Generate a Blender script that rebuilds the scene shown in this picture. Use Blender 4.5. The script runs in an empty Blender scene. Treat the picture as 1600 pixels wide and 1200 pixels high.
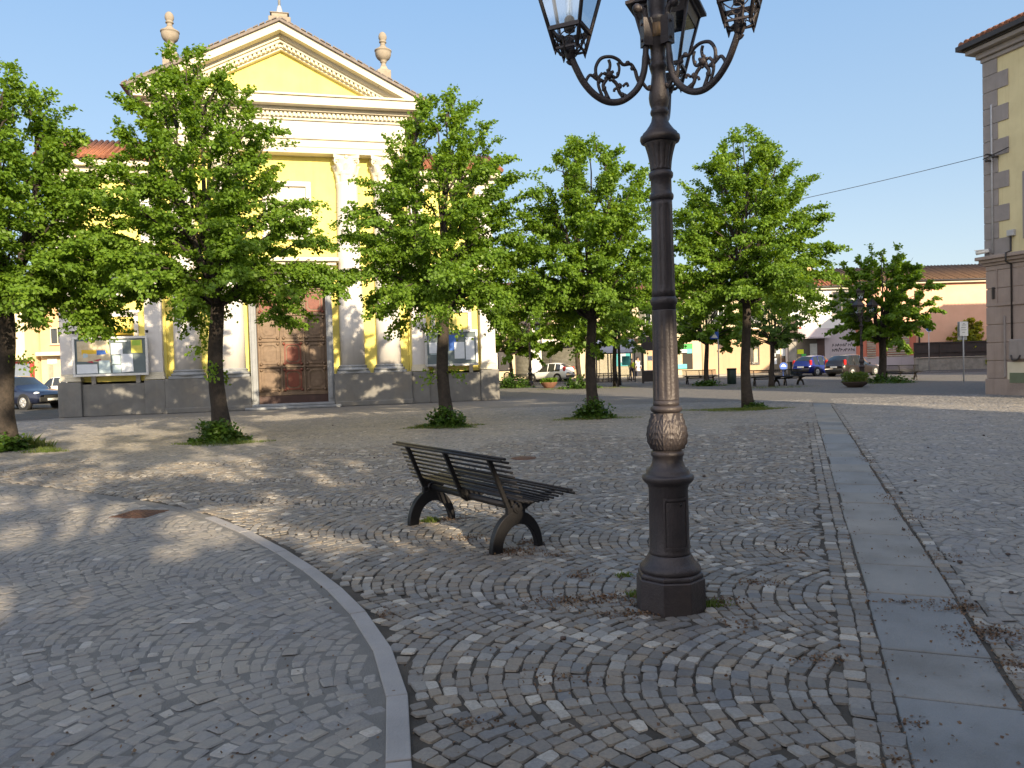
import bpy, bmesh, math, random
import numpy as np
from mathutils import Vector, Matrix
R = math.radians
PI = math.pi
SC = bpy.context.scene
COL = SC.collection

# ------------------------------------------------------------------ camera, sky, sun, exposure
F_PX, PITCH, ROLL, CAM_Z = 1200.0, R(1.62), 0.029, 1.6
_f = Vector((0, math.cos(PITCH), -math.sin(PITCH)))
_u0 = Vector((0, math.sin(PITCH), math.cos(PITCH)))
_r = Vector((1, 0, 0)) * math.cos(ROLL) - _u0 * math.sin(ROLL)
_u = _u0 * math.cos(ROLL) + Vector((1, 0, 0)) * math.sin(ROLL)
cam_d = bpy.data.cameras.new('camera')
cam_d.sensor_width = 36.0
cam_d.lens = F_PX / 1600 * 36.0
cam_d.clip_start = 0.05
cam_d.clip_end = 3000
cam = bpy.data.objects.new('camera', cam_d)
COL.objects.link(cam)
m3 = Matrix((_r, _u, -_f)).transposed()
cam.matrix_world = Matrix.Translation((0, 0, CAM_Z)) @ m3.to_4x4()
SC.camera = cam

SUN_EL, SUN_AZ = R(19.0), R(27.0)          # light travels (-sin az, cos az)
SUN_DIR = Vector((math.sin(SUN_AZ) * math.cos(SUN_EL), -math.cos(SUN_AZ) * math.cos(SUN_EL), math.sin(SUN_EL)))  # towards the sun
world = bpy.data.worlds.new('World')
SC.world = world
world.use_nodes = True
wn = world.node_tree
sky = wn.nodes.new('ShaderNodeTexSky')
sky.sky_type = 'NISHITA'
sky.sun_disc = False
sky.sun_elevation = SUN_EL
sky.sun_rotation = math.atan2(SUN_DIR.x, SUN_DIR.y)
sky.air_density = 1.0
sky.dust_density = 0.6
sky.ozone_density = 1.6
bg = wn.nodes['Background']
bg.inputs['Strength'].default_value = 0.15
# clear evening sky: the Nishita sky blended with a measured blue gradient, plus an added whitish glow on the unseen sun's side to lift the shade
_tc = wn.nodes.new('ShaderNodeTexCoord')
_sp = wn.nodes.new('ShaderNodeSeparateXYZ')
wn.links.new(_tc.outputs['Generated'], _sp.inputs[0])
_rp = wn.nodes.new('ShaderNodeValToRGB')
_el = _rp.color_ramp.elements
while len(_el) < 5: _el.new(0.5)
for _e, (_p, _c) in zip(_el, [(0.0, (0.62, 0.72, 0.82)), (0.10, (0.60, 0.72, 0.83)), (0.22, (0.46, 0.64, 0.85)), (0.42, (0.33, 0.55, 0.87)), (1.0, (0.24, 0.42, 0.76))]):
    _e.position = _p; _e.color = (*_c, 1)
wn.links.new(_sp.outputs['Z'], _rp.inputs[0])
_sc = wn.nodes.new('ShaderNodeVectorMath'); _sc.operation = 'SCALE'; _sc.inputs['Scale'].default_value = 2.95
wn.links.new(_rp.outputs[0], _sc.inputs[0])
_mx = wn.nodes.new('ShaderNodeMix'); _mx.data_type = 'RGBA'; _mx.inputs[0].default_value = 0.82
wn.links.new(sky.outputs[0], _mx.inputs[6]); wn.links.new(_sc.outputs[0], _mx.inputs[7])
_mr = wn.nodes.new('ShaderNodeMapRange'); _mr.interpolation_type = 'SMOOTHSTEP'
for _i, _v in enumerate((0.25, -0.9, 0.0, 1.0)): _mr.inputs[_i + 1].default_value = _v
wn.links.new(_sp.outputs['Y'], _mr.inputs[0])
_fill = wn.nodes.new('ShaderNodeVectorMath'); _fill.operation = 'SCALE'
_fill.inputs[0].default_value = (4.7, 3.95, 3.25)
wn.links.new(_mr.outputs[0], _fill.inputs['Scale'])
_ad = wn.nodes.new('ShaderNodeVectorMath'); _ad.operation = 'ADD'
wn.links.new(_mx.outputs[2], _ad.inputs[0]); wn.links.new(_fill.outputs[0], _ad.inputs[1])
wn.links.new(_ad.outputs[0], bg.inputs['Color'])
sun_d = bpy.data.lights.new('sun', 'SUN')
sun_d.energy = 5.0
sun_d.angle = R(0.53)
sun_d.color = (1.0, 0.83, 0.58)
sun = bpy.data.objects.new('sun', sun_d)
sun.rotation_euler = SUN_DIR.to_track_quat('Z', 'Y').to_euler()
sun.location = (30, -60, 40)
COL.objects.link(sun)
SC.view_settings.view_transform = 'Standard'
SC.view_settings.look = 'None'
SC.view_settings.gamma = 1
SC.view_settings.exposure = 1.06
SC.cycles.max_bounces = 6
SC.cycles.transparent_max_bounces = 8

# ------------------------------------------------------------------ helpers
def at(px, py, z=0.0):
    """ground point seen at a photograph pixel (1600 x 1200)"""
    d = _f + _r * ((px - 800) / F_PX) - _u * ((py - 600) / F_PX)
    t = (z - CAM_Z) / d.z
    return Vector((0, 0, CAM_Z)) + d * t

def tag(o, label, cat, group=None, kind=None):
    if label: o['label'] = label
    if cat: o['category'] = cat
    if group: o['group'] = group
    if kind: o['kind'] = kind
    return o

def thing(name, label, cat, loc=(0, 0, 0), rz=0.0, group=None):
    o = bpy.data.objects.new(name, None)
    o.empty_display_size = 0.2
    COL.objects.link(o)
    o.location = loc
    o.rotation_euler = (0, 0, rz)
    return tag(o, label, cat, group)

def copy_tree(o, parent=None):
    c = o.copy()
    COL.objects.link(c)
    if parent is not None:
        c.parent = parent
    for ch in list(o.children):
        copy_tree(ch, c)
    return c

class MB:
    """collects shapes for ONE mesh object"""
    def __init__(s):
        s.v, s.f, s.sm = [], [], []
    def add(s, vs, fs, smooth=False):
        b = len(s.v)
        s.v.extend([tuple(x) for x in vs])
        for f in fs:
            s.f.append(tuple(i + b for i in f)); s.sm.append(smooth)
        return s
    def box(s, x0, x1, y0, y1, z0, z1, M=None):
        vs = [Vector(p) for p in ((x0,y0,z0),(x1,y0,z0),(x1,y1,z0),(x0,y1,z0),(x0,y0,z1),(x1,y0,z1),(x1,y1,z1),(x0,y1,z1))]
        if M is not None: vs = [M @ p for p in vs]
        return s.add(vs, [(0,3,2,1),(4,5,6,7),(0,1,5,4),(1,2,6,5),(2,3,7,6),(3,0,4,7)])
    def prism(s, poly, y0, y1, M=None):
        """polygon given in x,z (counter-clockwise seen from -y), extruded from y0 to y1"""
        n = len(poly)
        vs = [Vector((x, y0, z)) for x, z in poly] + [Vector((x, y1, z)) for x, z in poly]
        if M is not None: vs = [M @ p for p in vs]
        fs = [tuple(range(n)), tuple(range(2*n-1, n-1, -1))]
        for i in range(n):
            j = (i + 1) % n
            fs.append((j, i, i + n, j + n))
        return s.add(vs, fs)
    def slab(s, poly, z0, z1):
        n = len(poly)
        vs = [(x, y, z1) for x, y in poly] + [(x, y, z0) for x, y in poly]
        fs = [tuple(range(n)), tuple(range(2*n-1, n-1, -1))]
        for i in range(n):
            j = (i + 1) % n
            fs.append((j, i, i + n, j + n))
        return s.add(vs, fs)
    def lathe(s, prof, n=32, cx=0, cy=0, fn=None, cap=True, smooth=True, phase=0.0):
        """prof: list of (z, r); fn(z, theta, r) may change the radius"""
        vs, fs = [], []
        for z, r in prof:
            for k in range(n):
                a = 2 * PI * k / n + phase
                rr = fn(z, a, r) if fn else r
                vs.append((cx + rr * math.cos(a), cy + rr * math.sin(a), z))
        m = len(prof)
        for i in range(m - 1):
            for k in range(n):
                k2 = (k + 1) % n
                fs.append((i*n+k, i*n+k2, (i+1)*n+k2, (i+1)*n+k))
        s.add(vs, fs, smooth)
        if cap:
            b = len(s.v) - len(vs)
            s.f.append(tuple(b + k for k in range(n-1, -1, -1))); s.sm.append(False)
            s.f.append(tuple(b + (m-1)*n + k for k in range(n))); s.sm.append(False)
        return s
    def tube(s, pts, rad, n=8, cap=True, smooth=True, flat=None):
        pts = [Vector(p) for p in pts]
        m = len(pts)
        if not hasattr(rad, '__len__'): rad = [rad] * m
        t0 = (pts[1] - pts[0]).normalized()
        ref = Vector((0, 0, 1)) if abs(t0.z) < 0.9 else Vector((1, 0, 0))
        nrm = (ref - t0 * ref.dot(t0)).normalized()
        vs, fs = [], []
        for i in range(m):
            if i == 0: t = pts[1] - pts[0]
            elif i == m - 1: t = pts[-1] - pts[-2]
            else: t = (pts[i+1] - pts[i]).normalized() + (pts[i] - pts[i-1]).normalized()
            if t.length < 1e-9: t = t0
            t = t.normalized()
            nrm = (nrm - t * nrm.dot(t))
            nrm = nrm.normalized() if nrm.length > 1e-6 else t.orthogonal().normalized()
            bn = t.cross(nrm)
            for k in range(n):
                a = 2 * PI * k / n
                ca, sa = math.cos(a), math.sin(a)
                if flat: sa *= flat
                vs.append(pts[i] + nrm * (ca * rad[i]) + bn * (sa * rad[i]))
        for i in range(m - 1):
            for k in range(n):
                k2 = (k + 1) % n
                fs.append((i*n+k, i*n+k2, (i+1)*n+k2, (i+1)*n+k))
        s.add(vs, fs, smooth)
        if cap:
            b = len(s.v) - len(vs)
            s.f.append(tuple(b + k for k in range(n-1, -1, -1))); s.sm.append(False)
            s.f.append(tuple(b + (m-1)*n + k for k in range(n))); s.sm.append(False)
        return s
    def ball(s, c, r, n=12, sz=1.0, sx=1.0):
        m = n // 2
        prof = [(-math.cos(PI * i / m), max(1e-4, math.sin(PI * i / m))) for i in range(m + 1)]
        vs, fs = [], []
        for z, q in prof:
            for k in range(n):
                a = 2 * PI * k / n
                vs.append((c[0] + r*q*sx*math.cos(a), c[1] + r*q*math.sin(a), c[2] + r*sz*z))
        for i in range(m):
            for k in range(n):
                k2 = (k+1) % n
                fs.append((i*n+k, i*n+k2, (i+1)*n+k2, (i+1)*n+k))
        return s.add(vs, fs, True)
    def build(s, name, mat, parent=None, bevel=0.0, segs=1):
        me = bpy.data.meshes.new(name)
        me.from_pydata(s.v, [], s.f)
        me.polygons.foreach_set('use_smooth', s.sm)
        me.update()
        o = bpy.data.objects.new(name, me)
        COL.objects.link(o)
        if mat is not None: me.materials.append(mat)
        if parent is not None: o.parent = parent
        if bevel:
            b = o.modifiers.new('bevel', 'BEVEL')
            b.width = bevel; b.segments = segs; b.limit_method = 'ANGLE'; b.angle_limit = R(35)
        return o

def spline(pts, n=6):
    """Catmull-Rom through the points"""
    P = [Vector(p) for p in pts]
    P = [P[0] * 2 - P[1]] + P + [P[-1] * 2 - P[-2]]
    out = []
    for i in range(1, len(P) - 2):
        for k in range(n):
            t = k / n
            a, b, c, d = P[i-1], P[i], P[i+1], P[i+2]
            out.append(0.5 * ((2*b) + (c - a)*t + (2*a - 5*b + 4*c - d)*t*t + (3*b - a - 3*c + d)*t**3))
    out.append(P[-2])
    return out

def np_mesh(name, V, F, mat, parent=None, smooth=False):
    """V (n,3) array, F (m,k) array of equal polygons or list of such arrays"""
    if not isinstance(F, (list, tuple)): F = [F]
    me = bpy.data.meshes.new(name)
    me.vertices.add(len(V))
    me.vertices.foreach_set('co', np.asarray(V, dtype=np.float32).ravel())
    loops = np.concatenate([f.ravel() for f in F]).astype(np.int32)
    tot = np.concatenate([np.full(len(f), f.shape[1], np.int32) for f in F])
    st = np.concatenate([[0], np.cumsum(tot)[:-1]]).astype(np.int32)
    me.loops.add(len(loops)); me.loops.foreach_set('vertex_index', loops)
    me.polygons.add(len(tot))
    me.polygons.foreach_set('loop_start', st)
    me.polygons.foreach_set('loop_total', tot)
    me.polygons.foreach_set('use_smooth', np.full(len(tot), smooth))
    me.update(calc_edges=True)
    me.validate()
    if mat is not None: me.materials.append(mat)
    o = bpy.data.objects.new(name, me)
    COL.objects.link(o)
    if parent is not None: o.parent = parent
    return o

# ------------------------------------------------------------------ materials
def new_mat(name):
    m = bpy.data.materials.new(name)
    m.use_nodes = True
    nt = m.node_tree
    return m, nt, nt.nodes['Principled BSDF']

def _noise(nt, co, scale, detail=4, rough=0.6):
    n = nt.nodes.new('ShaderNodeTexNoise')
    n.inputs['Scale'].default_value = scale
    n.inputs['Detail'].default_value = detail
    n.inputs['Roughness'].default_value = rough
    nt.links.new(co, n.inputs['Vector'])
    return n.outputs[0]

def _mix(nt, fac, a, b, mode='MIX'):
    n = nt.nodes.new('ShaderNodeMix')
    n.data_type = 'RGBA'; n.blend_type = mode
    for idx, val in ((0, fac), (6, a), (7, b)):
        if isinstance(val, (int, float)): n.inputs[idx].default_value = val
        elif isinstance(val, tuple): n.inputs[idx].default_value = (*val, 1)
        else: nt.links.new(val, n.inputs[idx])
    return n.outputs[2]

def _ramp(nt, fac, stops):
    n = nt.nodes.new('ShaderNodeValToRGB')
    el = n.color_ramp.elements
    while len(el) < len(stops): el.new(0.5)
    for e, (p, c) in zip(el, stops):
        e.position = p
        e.color = (*c, 1) if isinstance(c, tuple) else (c, c, c, 1)
    nt.links.new(fac, n.inputs[0])
    return n.outputs[0]

def _map(nt, v, a, b, c, d):
    n = nt.nodes.new('ShaderNodeMapRange')
    for i, x in enumerate((a, b, c, d)): n.inputs[i+1].default_value = x
    nt.links.new(v, n.inputs[0])
    return n.outputs[0]

def _bump(nt, h, strength, dist, bsdf):
    n = nt.nodes.new('ShaderNodeBump')
    n.inputs['Strength'].default_value = strength
    n.inputs['Distance'].default_value = dist
    nt.links.new(h, n.inputs['Height'])
    nt.links.new(n.outputs[0], bsdf.inputs['Normal'])

def surf(name, col, col2=None, scale=3.0, rough=0.7, metal=0.0, bump=0.15, bscale=40.0, spec=0.4, stain=0.0, stain_col=(0.12,0.1,0.08), streak=0.0):
    """plain weathered surface: two tones by noise, a fine bump, optional blotchy stains"""
    m, nt, b = new_mat(name)
    tc = nt.nodes.new('ShaderNodeTexCoord').outputs['Object']
    c2 = col2 or tuple(x * 0.8 for x in col)
    n1 = _noise(nt, tc, scale, 6, 0.65)
    c = _mix(nt, _map(nt, n1, 0.35, 0.65, 0, 1), col, c2)
    if stain:
        n2 = _noise(nt, tc, scale * 0.37 + 0.2, 8, 0.7)
        c = _mix(nt, _map(nt, n2, 0.5, 0.72, 0, stain), c, stain_col)
    if streak:                                  # rain streaks running down the wall
        mp = nt.nodes.new('ShaderNodeMapping'); mp.inputs['Scale'].default_value = (3.2, 3.2, 0.16)
        nt.links.new(tc, mp.inputs[0])
        n3 = _noise(nt, mp.outputs[0], 1.6, 7, 0.72)
        c = _mix(nt, _map(nt, n3, 0.52, 0.78, 0, streak), c, stain_col)
    nt.links.new(c, b.inputs['Base Color'])
    b.inputs['Roughness'].default_value = rough
    b.inputs['Metallic'].default_value = metal
    b.inputs['Specular IOR Level'].default_value = spec
    if bump:
        _bump(nt, _noise(nt, tc, bscale, 4), bump, 0.02, b)
    return m

def glass_mat(name, col=(0.03, 0.035, 0.04), rough=0.06):
    m, nt, b = new_mat(name)
    b.inputs['Base Color'].default_value = (*col, 1)
    b.inputs['Roughness'].default_value = rough
    b.inputs['Specular IOR Level'].default_value = 0.6
    return m

def clear_glass(name, tint=(0.92, 0.95, 0.97), gloss=0.14):
    m, nt, b = new_mat(name)
    t = nt.nodes.new('ShaderNodeBsdfTransparent'); t.inputs[0].default_value = (*tint, 1)
    g = nt.nodes.new('ShaderNodeBsdfGlossy'); g.inputs['Roughness'].default_value = 0.05
    g.inputs[0].default_value = (0.9, 0.95, 1, 1)
    mx = nt.nodes.new('ShaderNodeMixShader'); mx.inputs[0].default_value = gloss
    nt.links.new(t.outputs[0], mx.inputs[1]); nt.links.new(g.outputs[0], mx.inputs[2])
    nt.links.new(mx.outputs[0], nt.nodes['Material Output'].inputs[0])
    return m

def leaf_mat(name, stops, trans=0.45):
    m, nt, b = new_mat(name)
    g = nt.nodes.new('ShaderNodeNewGeometry')
    tc = nt.nodes.new('ShaderNodeTexCoord').outputs['Object']
    ad = nt.nodes.new('ShaderNodeMath'); ad.operation = 'MULTIPLY_ADD'
    nt.links.new(g.outputs['Random Per Island'], ad.inputs[0]); ad.inputs[1].default_value = 0.55
    nt.links.new(_map(nt, _noise(nt, tc, 1.3, 3, 0.6), 0.3, 0.7, 0.0, 0.45), ad.inputs[2])
    c = _ramp(nt, ad.outputs[0], stops)
    nt.links.new(c, b.inputs['Base Color'])
    b.inputs['Roughness'].default_value = 0.5
    b.inputs['Specular IOR Level'].default_value = 0.35
    t = nt.nodes.new('ShaderNodeBsdfTranslucent')
    hs = nt.nodes.new('ShaderNodeHueSaturation')
    hs.inputs['Hue'].default_value = 0.48; hs.inputs['Saturation'].default_value = 1.1; hs.inputs['Value'].default_value = 1.5
    nt.links.new(c, hs.inputs['Color']); nt.links.new(hs.outputs[0], t.inputs[0])
    mx = nt.nodes.new('ShaderNodeMixShader'); mx.inputs[0].default_value = trans
    nt.links.new(b.outputs[0], mx.inputs[1]); nt.links.new(t.outputs[0], mx.inputs[2])
    nt.links.new(mx.outputs[0], nt.nodes['Material Output'].inputs[0])
    return m

def stone_mat(name, stops, sand, sand_lo, sand_hi, rough=0.62):
    """cobbles: a tone per stone, a fine grain, sandy dust lying in patches"""
    m, nt, b = new_mat(name)
    g = nt.nodes.new('ShaderNodeNewGeometry')
    tc = nt.nodes.new('ShaderNodeTexCoord').outputs['Object']
    c = _ramp(nt, g.outputs['Random Per Island'], stops)
    gr = _noise(nt, tc, 60, 5, 0.7)
    c = _mix(nt, 1.0, c, _ramp(nt, gr, [(0.25, 0.62), (0.75, 1.3)]), 'MULTIPLY')
    c = _mix(nt, 1.0, c, _ramp(nt, _noise(nt, tc, 1.7, 6, 0.7), [(0.28, (0.72, 0.74, 0.80)), (0.5, (0.98, 0.97, 0.95)), (0.72, (1.12, 1.04, 0.93))]), 'MULTIPLY')
    n2 = _noise(nt, tc, 0.9, 8, 0.72)
    n3 = _noise(nt, tc, 14, 5, 0.7)
    ad = nt.nodes.new('ShaderNodeMath'); ad.operation = 'MULTIPLY_ADD'
    nt.links.new(n3, ad.inputs[0]); ad.inputs[1].default_value = 0.45; nt.links.new(n2, ad.inputs[2])
    c = _mix(nt, _map(nt, ad.outputs[0], sand_lo, sand_hi, 0, 0.85), c, sand)
    nt.links.new(c, b.inputs['Base Color'])
    nt.links.new(_map(nt, gr, 0.3, 0.7, rough - 0.12, rough + 0.15), b.inputs['Roughness'])
    b.inputs['Specular IOR Level'].default_value = 0.45
    _bump(nt, gr, 0.5, 0.006, b)
    return m

def brick_mat(name, c1, c2, mortar, scale, rough=0.7, bw=0.5, rh=0.25, vertical=True, msize=0.02, bump=0.5, rot=0.0):
    """brick / tile / slab pattern in object space (x,z when vertical, else x,y)"""
    m, nt, b = new_mat(name)
    tc = nt.nodes.new('ShaderNodeTexCoord').outputs['Object']
    mp = nt.nodes.new('ShaderNodeMapping')
    if vertical: mp.inputs['Rotation'].default_value = (R(-90), 0, 0)
    else: mp.inputs['Rotation'].default_value = (0, 0, rot)
    nt.links.new(tc, mp.inputs[0])
    br = nt.nodes.new('ShaderNodeTexBrick')
    br.inputs['Color1'].default_value = (*c1, 1); br.inputs['Color2'].default_value = (*c2, 1)
    br.inputs['Mortar'].default_value = (*mortar, 1)
    br.inputs['Scale'].default_value = scale
    br.inputs['Brick Width'].default_value = bw; br.inputs['Row Height'].default_value = rh
    br.inputs['Mortar Size'].default_value = msize
    nt.links.new(mp.outputs[0], br.inputs['Vector'])
    n = _noise(nt, tc, 8, 5)
    c = _mix(nt, 1.0, br.outputs['Color'], _ramp(nt, n, [(0.3, 0.75), (0.7, 1.15)]), 'MULTIPLY')
    nt.links.new(c, b.inputs['Base Color'])
    b.inputs['Roughness'].default_value = rough
    iv = nt.nodes.new('ShaderNodeMath'); iv.operation = 'SUBTRACT'; iv.inputs[0].default_value = 1
    nt.links.new(br.outputs['Fac'], iv.inputs[1])
    _bump(nt, iv.outputs[0], bump, 0.02, b)
    return m

def wave_mat(name, c1, c2, freq, axis='Z', rough=0.6, bump=0.6, metal=0.0):
    """ribbed surface (roller shutters, roof tile rows)"""
    m, nt, b = new_mat(name)
    tc = nt.nodes.new('ShaderNodeTexCoord').outputs['Object']
    w = nt.nodes.new('ShaderNodeTexWave')
    w.wave_type = 'BANDS'; w.bands_direction = axis
    w.inputs['Scale'].default_value = freq
    w.inputs['Distortion'].default_value = 0.15
    nt.links.new(tc, w.inputs['Vector'])
    n = _noise(nt, tc, 3.5, 6, 0.7)
    c = _mix(nt, _map(nt, w.outputs['Fac'], 0.2, 0.8, 0, 1), c2, c1)
    c = _mix(nt, 1.0, c, _ramp(nt, n, [(0.3, 0.7), (0.7, 1.2)]), 'MULTIPLY')
    nt.links.new(c, b.inputs['Base Color'])
    b.inputs['Roughness'].default_value = rough
    b.inputs['Metallic'].default_value = metal
    _bump(nt, w.outputs['Fac'], bump, 0.03, b)
    return m

M = {}
M['yellow'] = surf('yellow_plaster', (0.74, 0.65, 0.18), (0.69, 0.59, 0.15), 1.2, 0.85, bump=0.1, stain=0.25, stain_col=(0.5, 0.37, 0.12), streak=0.6)
M['cream'] = surf('cream_plaster', (0.60, 0.55, 0.43), (0.54, 0.49, 0.38), 1.5, 0.85, bump=0.1, stain=0.3, stain_col=(0.5, 0.45, 0.36), streak=0.6)
M['white_plaster'] = surf('white_plaster', (0.58, 0.555, 0.53), (0.51, 0.485, 0.46), 1.1, 0.85, bump=0.12, stain=0.4, stain_col=(0.42, 0.40, 0.38), streak=0.6)
M['grey_plinth'] = surf('grey_plinth', (0.17, 0.165, 0.155), (0.12, 0.118, 0.112), 1.4, 0.8, bump=0.25, stain=0.6, stain_col=(0.21, 0.185, 0.15), streak=0.6)
M['grey_stone'] = surf('grey_stone', (0.26, 0.27, 0.28), (0.2, 0.21, 0.22), 2.0, 0.7, bump=0.2, stain=0.3)
M['urn_stone'] = surf('urn_stone', (0.30, 0.255, 0.20), (0.22, 0.19, 0.15), 3.0, 0.85, bump=0.3, stain=0.4, stain_col=(0.2, 0.17, 0.13))
M['slate'] = surf('slate_edge', (0.19, 0.16, 0.14), (0.13, 0.11, 0.1), 5, 0.75, bump=0.3)
M['roof_tile'] = wave_mat('roof_tile', (0.42, 0.17, 0.09), (0.2, 0.075, 0.04), 9, 'X', 0.8, 0.9)
M['roof_brown'] = wave_mat('roof_brown', (0.27, 0.16, 0.09), (0.12, 0.07, 0.045), 9, 'X', 0.8, 0.9)
M['gutter'] = surf('gutter_metal', (0.05, 0.045, 0.045), None, 4, 0.5, 0.3, 0.05)
M['door_wood'] = surf('door_wood', (0.165, 0.11, 0.07), (0.115, 0.075, 0.047), 6, 0.55, bump=0.3, bscale=60, stain=0.4, stain_col=(0.26, 0.19, 0.125))
M['door_red'] = surf('door_red_wood', (0.17, 0.045, 0.025), (0.13, 0.035, 0.02), 6, 0.5, bump=0.2)
M['door_dark'] = surf('door_dark_wood', (0.06, 0.03, 0.025), (0.045, 0.024, 0.02), 6, 0.55, bump=0.2)
M['bark'] = surf('bark', (0.05, 0.038, 0.03), (0.026, 0.021, 0.017), 9, 0.9, bump=1.0, bscale=26)
M['lamp_iron'] = surf('lamp_iron', (0.055, 0.045, 0.046), (0.038, 0.032, 0.034), 7, 0.45, 0.25, 0.25, 70, stain=0.4, stain_col=(0.085, 0.064, 0.052))
M['black_iron'] = surf('black_iron', (0.014, 0.013, 0.014), (0.010, 0.0095, 0.011), 8, 0.4, 0.3, 0.15, 80)
M['brass'] = surf('brass', (0.16, 0.10, 0.05), (0.07, 0.05, 0.035), 14, 0.4, 0.8, 0.3)
M['pane'] = clear_glass('lantern_glass', (0.86, 0.9, 0.93), 0.16)
M['bulb'] = clear_glass('bulb_glass', (0.9, 0.92, 0.92), 0.3)
M['socket'] = surf('ceramic_socket', (0.16, 0.14, 0.13), None, 5, 0.6)
M['rust'] = surf('rusty_iron', (0.16, 0.08, 0.045), (0.085, 0.045, 0.03), 16, 0.75, 0.2, 0.6, 60)
M['slab'] = surf('path_slab', (0.26, 0.25, 0.232), (0.205, 0.2, 0.19), 1.6, 0.68, bump=0.45, bscale=90, stain=0.7, stain_col=(0.13, 0.115, 0.095))
_nt = M['slab'].node_tree; _b = _nt.nodes['Principled BSDF']; _src = _b.inputs['Base Color'].links[0].from_socket
_g = _nt.nodes.new('ShaderNodeNewGeometry')
_nt.links.new(_mix(_nt, 1.0, _src, _ramp(_nt, _g.outputs['Random Per Island'], [(0.0, (0.78, 0.84, 0.92)), (0.5, (0.95, 0.94, 0.92)), (1.0, (1.08, 1.02, 0.94))]), 'MULTIPLY'), _b.inputs['Base Color'])
M['edging'] = surf('edging_stone', (0.30, 0.28, 0.265), (0.245, 0.23, 0.218), 3, 0.65, bump=0.3, bscale=80, stain=0.3, stain_col=(0.33, 0.29, 0.24))
M['bed'] = surf('joint_bed', (0.045, 0.038, 0.03), (0.09, 0.075, 0.058), 2.5, 0.95, bump=0.6, bscale=120, stain=0.5, stain_col=(0.03, 0.028, 0.022))
M['sand_bed'] = surf('sand_bed', (0.185, 0.172, 0.152), (0.145, 0.138, 0.126), 2.5, 0.95, bump=0.6, bscale=120, stain=0.5, stain_col=(0.10, 0.095, 0.088))
M['cobble'] = stone_mat('cobble', [(0.0, (0.132, 0.122, 0.111)), (0.22, (0.195, 0.171, 0.145)), (0.42, (0.164, 0.160, 0.157)), (0.6, (0.234, 0.192, 0.145)), (0.8, (0.209, 0.201, 0.191)), (0.93, (0.296, 0.270, 0.234)), (1.0, (0.422, 0.385, 0.333))],
                        (0.27, 0.235, 0.185), 0.84, 1.05)
M['cobble_worn'] = stone_mat('cobble_worn', [(0.0, (0.185, 0.171, 0.162)), (0.3, (0.218, 0.202, 0.184)), (0.6, (0.199, 0.193, 0.192)), (0.85, (0.245, 0.222, 0.190)), (0.95, (0.278, 0.259, 0.235)), (1.0, (0.412, 0.383, 0.347))],
                             (0.27, 0.24, 0.195), 0.66, 0.9)
M['leaf'] = leaf_mat('lime_leaf', [(0.0, (0.075, 0.145, 0.018)), (0.5, (0.128, 0.228, 0.024)), (0.85, (0.18, 0.285, 0.03)), (1.0, (0.25, 0.335, 0.042))])
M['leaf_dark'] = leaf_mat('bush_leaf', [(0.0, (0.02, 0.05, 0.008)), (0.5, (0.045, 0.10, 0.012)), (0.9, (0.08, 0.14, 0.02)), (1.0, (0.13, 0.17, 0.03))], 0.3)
M['leaf_pale'] = leaf_mat('pale_leaf', [(0.0, (0.07, 0.13, 0.03)), (0.5, (0.10, 0.18, 0.035)), (1.0, (0.19, 0.27, 0.06))])
M['leaf_yellow'] = leaf_mat('yellow_leaf', [(0.0, (0.12, 0.17, 0.02)), (0.5, (0.25, 0.28, 0.03)), (1.0, (0.4, 0.38, 0.05))])
M['grass'] = leaf_mat('grass_blade', [(0.0, (0.06, 0.1, 0.02)), (0.6, (0.11, 0.16, 0.03)), (1.0, (0.24, 0.22, 0.09))])
M['litter'] = leaf_mat('litter_bit', [(0.0, (0.07, 0.038, 0.02)), (0.5, (0.12, 0.068, 0.035)), (0.9, (0.18, 0.115, 0.06)), (1.0, (0.32, 0.25, 0.16))], 0.1)
M['white_paint'] = surf('white_paint', (0.75, 0.74, 0.71), (0.68, 0.67, 0.64), 3, 0.5, bump=0.05)
M['alu'] = surf('aluminium_frame', (0.55, 0.55, 0.54), (0.48, 0.48, 0.48), 5, 0.4, 0.5, 0.05)
M['board'] = surf('pin_board', (0.12, 0.15, 0.155), (0.1, 0.125, 0.13), 4, 0.8, bump=0.1)
M['paper'] = surf('white_paper', (0.62, 0.65, 0.68), (0.55, 0.58, 0.62), 7, 0.8, bump=0)
M['paper_blue'] = surf('pale_blue_paper', (0.42, 0.52, 0.55), None, 7, 0.8, bump=0)
M['paper_tan'] = surf('tan_paper', (0.45, 0.36, 0.22), (0.55, 0.47, 0.33), 5, 0.8, bump=0.1)
M['paper_yellow'] = surf('yellow_paper', (0.6, 0.55, 0.1), None, 5, 0.8, bump=0)
M['paper_green'] = surf('green_paper', (0.3, 0.45, 0.06), None, 5, 0.8, bump=0)
M['paper_red'] = surf('red_paper', (0.4, 0.05, 0.08), None, 5, 0.8, bump=0)
M['paper_strong_blue'] = surf('blue_poster', (0.05, 0.13, 0.42), None, 5, 0.8, bump=0)
M['sign_yellow'] = surf('sign_yellow', (0.62, 0.4, 0.02), (0.55, 0.35, 0.02), 5, 0.5, bump=0)
M['ink'] = surf('dark_ink', (0.03, 0.03, 0.035), None, 5, 0.7, bump=0)
M['dark_glass'] = glass_mat('dark_glass')
M['shop_glass'] = glass_mat('shop_glass', (0.05, 0.045, 0.04), 0.1)
M['shutter'] = wave_mat('roller_shutter', (0.19, 0.18, 0.145), (0.1, 0.095, 0.075), 5.5, 'Z', 0.55, 0.7)
M['shutter_pale'] = wave_mat('pale_shutter', (0.5, 0.44, 0.34), (0.24, 0.2, 0.15), 3.2, 'Z', 0.55, 0.8)
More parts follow.
